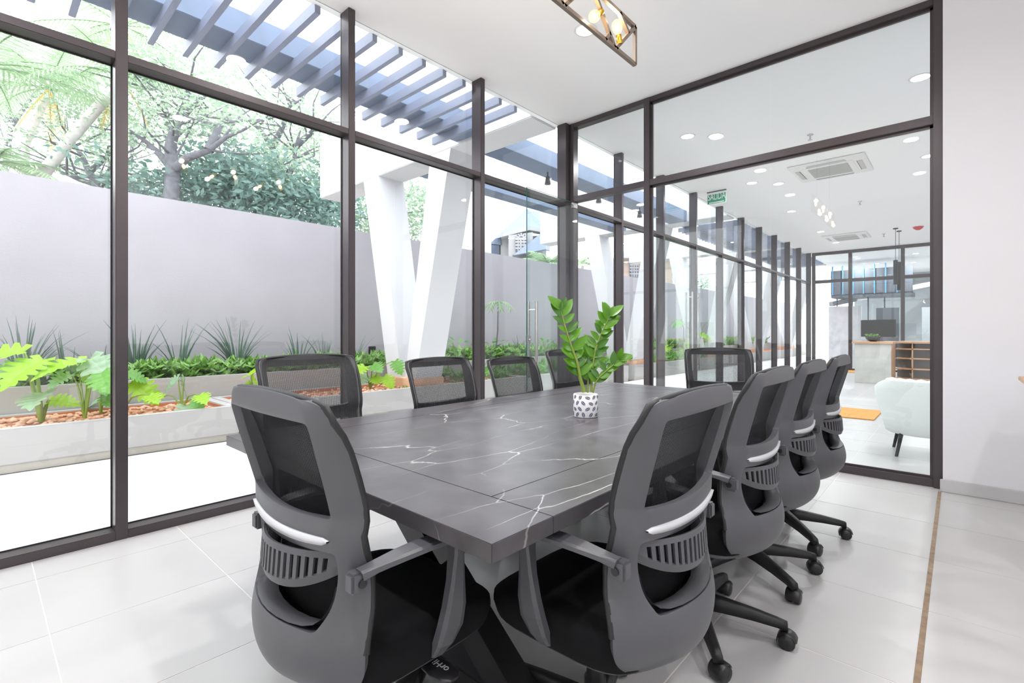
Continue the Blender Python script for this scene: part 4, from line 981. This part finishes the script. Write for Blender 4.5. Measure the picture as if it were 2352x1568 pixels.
wx = max(v.co.x for v in me.vertices)-min(v.co.x for v in me.vertices); o = link('lettering', me, pn, (0, -.0075, -.183), (math.pi/2, 0, 0)); o.scale = (.298/wx, 1.22, 1)
# reception desk
dk = thing('reception_desk', 'reception desk with grey stone panel, pale wood top and open shelves', 'desk', (-1.75, 13.5, 0))
MB().cbox(0, .66, 0, .04, 0, .885, .004).build('front_panel', 'concrete_panel', dk)
MB().cbox(0, .04, .04, 1.0, 0, .885, .004).build('side_panel', 'concrete_panel', dk)
MB().cbox(.62, .66, .04, 1.0, 0, .885, .004).build('side_panel', 'wood', dk)
MB().cbox(-.05, .69, -.04, 1.05, .885, .935, .004).build('desk_top', 'wood', dk)
MB().cbox(.69, 2.6, .95, 1.5, .885, .935, .004).build('desk_top', 'wood', dk)
for k, zz in enumerate((.05, .28, .52, .74)): MB().cbox(.66, 2.6, 1.0, 1.4, zz, zz+.028, .003).build('shelf', 'wood', dk)
MB().cbox(.66, 2.6, 1.40, 1.42, 0, .885, .003).build('back_panel', 'far_grey', dk)
for x in (.95, 1.6, 2.3): MB().cbox(x, x+.025, 1.0, 1.4, .078, .885, .003).build('divider', 'wood', dk)
mo = thing('monitor', 'black computer monitor standing on the reception desk', 'monitor', (-1.40, 14.28, .935), -.35)
MB().cbox(-.36, .36, -.015, .02, .10, .50, .006).build('screen', 'black_plastic', mo); MB().cbox(-.03, .03, -.0, .04, .01, .2, .004).build('stand', 'black_plastic', mo); MB().lathe([(.12, 0), (.12, .012)], (0, .02, 0), 24).build('foot', 'black_plastic', mo)
q = Vector((-1.42, 13.62, .935)); bo = thing('fruit_bowl', 'black bowl with green leaves on the reception desk', 'bowl', q)
MB().lathe([(.06, 0), (.13, .05), (.155, .11), (.145, .11), (.12, .055), (.0, .03)], n=28).build('bowl', 'black_plastic', bo)
mb = MB(); rr = random.Random(4); leaves(mb, Vector((0, 0, .12)), .13, 46, .045, rr, .25); mb.build('greenery', 'leaf_green', bo, recalc=False)
# twin tube pendants over the desk
for i, (u, v) in enumerate(((2057, 524), (2065, 530))):
    q = onz(u, v, ZC); r = thing('tube_pendant', 'slim black tube pendant lamp hanging over the reception desk', 'lamp', q, 0, 'tube pendants over the desk')
    MB().lathe([(.05, 0), (.05, -.02)], n=16).build('canopy', 'black_plastic', r); MB().lathe([(.005, -.02), (.005, -.76)], n=8).build('cord', 'black_plastic', r)
    MB().lathe([(.045, -.76), (.045, -1.45 if i else -1.34), (.035, -1.45 if i else -1.34)], n=18).build('shade', 'black_plastic', r)
# armchair
ac = thing('armchair', 'white velvet tub armchair with slim dark legs behind the partition', 'armchair', (-.205, 6.0, 0), .12)
def tub(a): return Vector((math.sin(a), -math.cos(a), 0))
G = []
for z, rx, ry in ((.20, .30, .27), (.215, .325, .29), (.35, .355, .325), (.50, .385, .355), (.62, .405, .38), (.70, .41, .39), (.715, .40, .38), (.70, .375, .355), (.5, .34, .31), (.36, .31, .28)):
    row = []
    for k in range(33):
        a = -2.05+4.10*k/32; hgt = 1-.30*max(0, abs(a)-.9)/1.15 if z > .4 else 1
        row.append((math.sin(a)*rx, -math.cos(a)*ry, .2+(z-.2)*hgt))
    G.append(row)
MB().grid(G).build('shell', 'velvet', ac, recalc=False)
mb = MB(); n = 32
for z0, z1, sc in ((.22, .42, 1),):
    mb.lathe([(.0, .20), (.28, .205), (.30, .23), (.31, .38), (.29, .42), (.0, .43)], (0, .02, 0), 32)
mb.build('seat_cushion', 'velvet', ac)
mb = MB(); rr = random.Random(2)
for k in range(9):
    a = -1.0+2.0*k/8; c = tub(a)*.33+Vector((0, 0, .675)); mb.lathe([(0, -.04), (.05, -.025), (.065, 0), (.045, .04), (0, .052)], c, 10)
mb.build('throw_pillow', 'velvet', ac)
for sx in (-1, 1):
    for sy in (-1, 1): MB().tube([(sx*.21, sy*.19, .22), (sx*.25, sy*.23, .0)], [.018, .013], 10).build('leg', 'black_plastic', ac)
# mats
a1 = (-2.35, -.81, 7.85, 8.85)
tag(MB().cbox(-.77, .77, -.5, .5, 0, .014, .004).build('door_mat', 'mat_orange', None, (-1.58, 8.35, .0)), 'orange coir mat on the lobby floor by the exit doors', 'mat')
tag(MB().cbox(-.5, .5, -.45, .45, 0, .014, .004).build('door_mat', 'mat_orange', None, (-2.55, 17.1, .0)), 'small orange coir mat in front of the far partition', 'mat')
# things beyond the far partition
mp_ = tag(MB().cbox(-.45, .45, 0, .12, 0, 2.0, .004).build('marble_screen', 'marble_white', None, (-2.79, 19.4, 0)), 'white veined marble screen wall behind the far partition', 'screen')
tag(MB().cbox(-.30, .30, 0, .12, 0, 1.95, .004).build('panel_screen', 'far_dark', None, (-1.75, 20.4, 0)), 'dark grey screen panel behind the far partition', 'screen')
r = thing('mezzanine', 'dark blue steel mezzanine with rods behind the far partition', 'mezzanine', (-2.4, 20.5, 2.35))
MB().cbox(-.95, 1.3, 0, 1.2, 0, .12, .004).build('deck', 'far_dark', r); MB().cbox(-.95, 1.3, -.02, 0, .12, .95, .004).build('railing_panel', 'far_dark', r)
for k in range(7): MB().lathe([(.02, .0), (.02, 1.0)], (-.9+.30*k, -.05, .1), 8).build('rod', 'far_blue', r)
for k in range(5): MB().lathe([(.02, -2.3), (.02, .0)], (-.8+.45*k, .2, 0), 8).build('post', 'far_dark', r)
MB().beam((-1.0, .3, -.2), (1.9, 4.8, .75), .16, .16).build('diagonal_beam', 'far_grey', r)
tag(MB().cbox(-.5, .5, 0, .08, 0, 2.1, .004).build('door_panel', 'far_grey', None, (-.55, 24.6, 0)), 'grey door panel in the room behind the far partition', 'door')
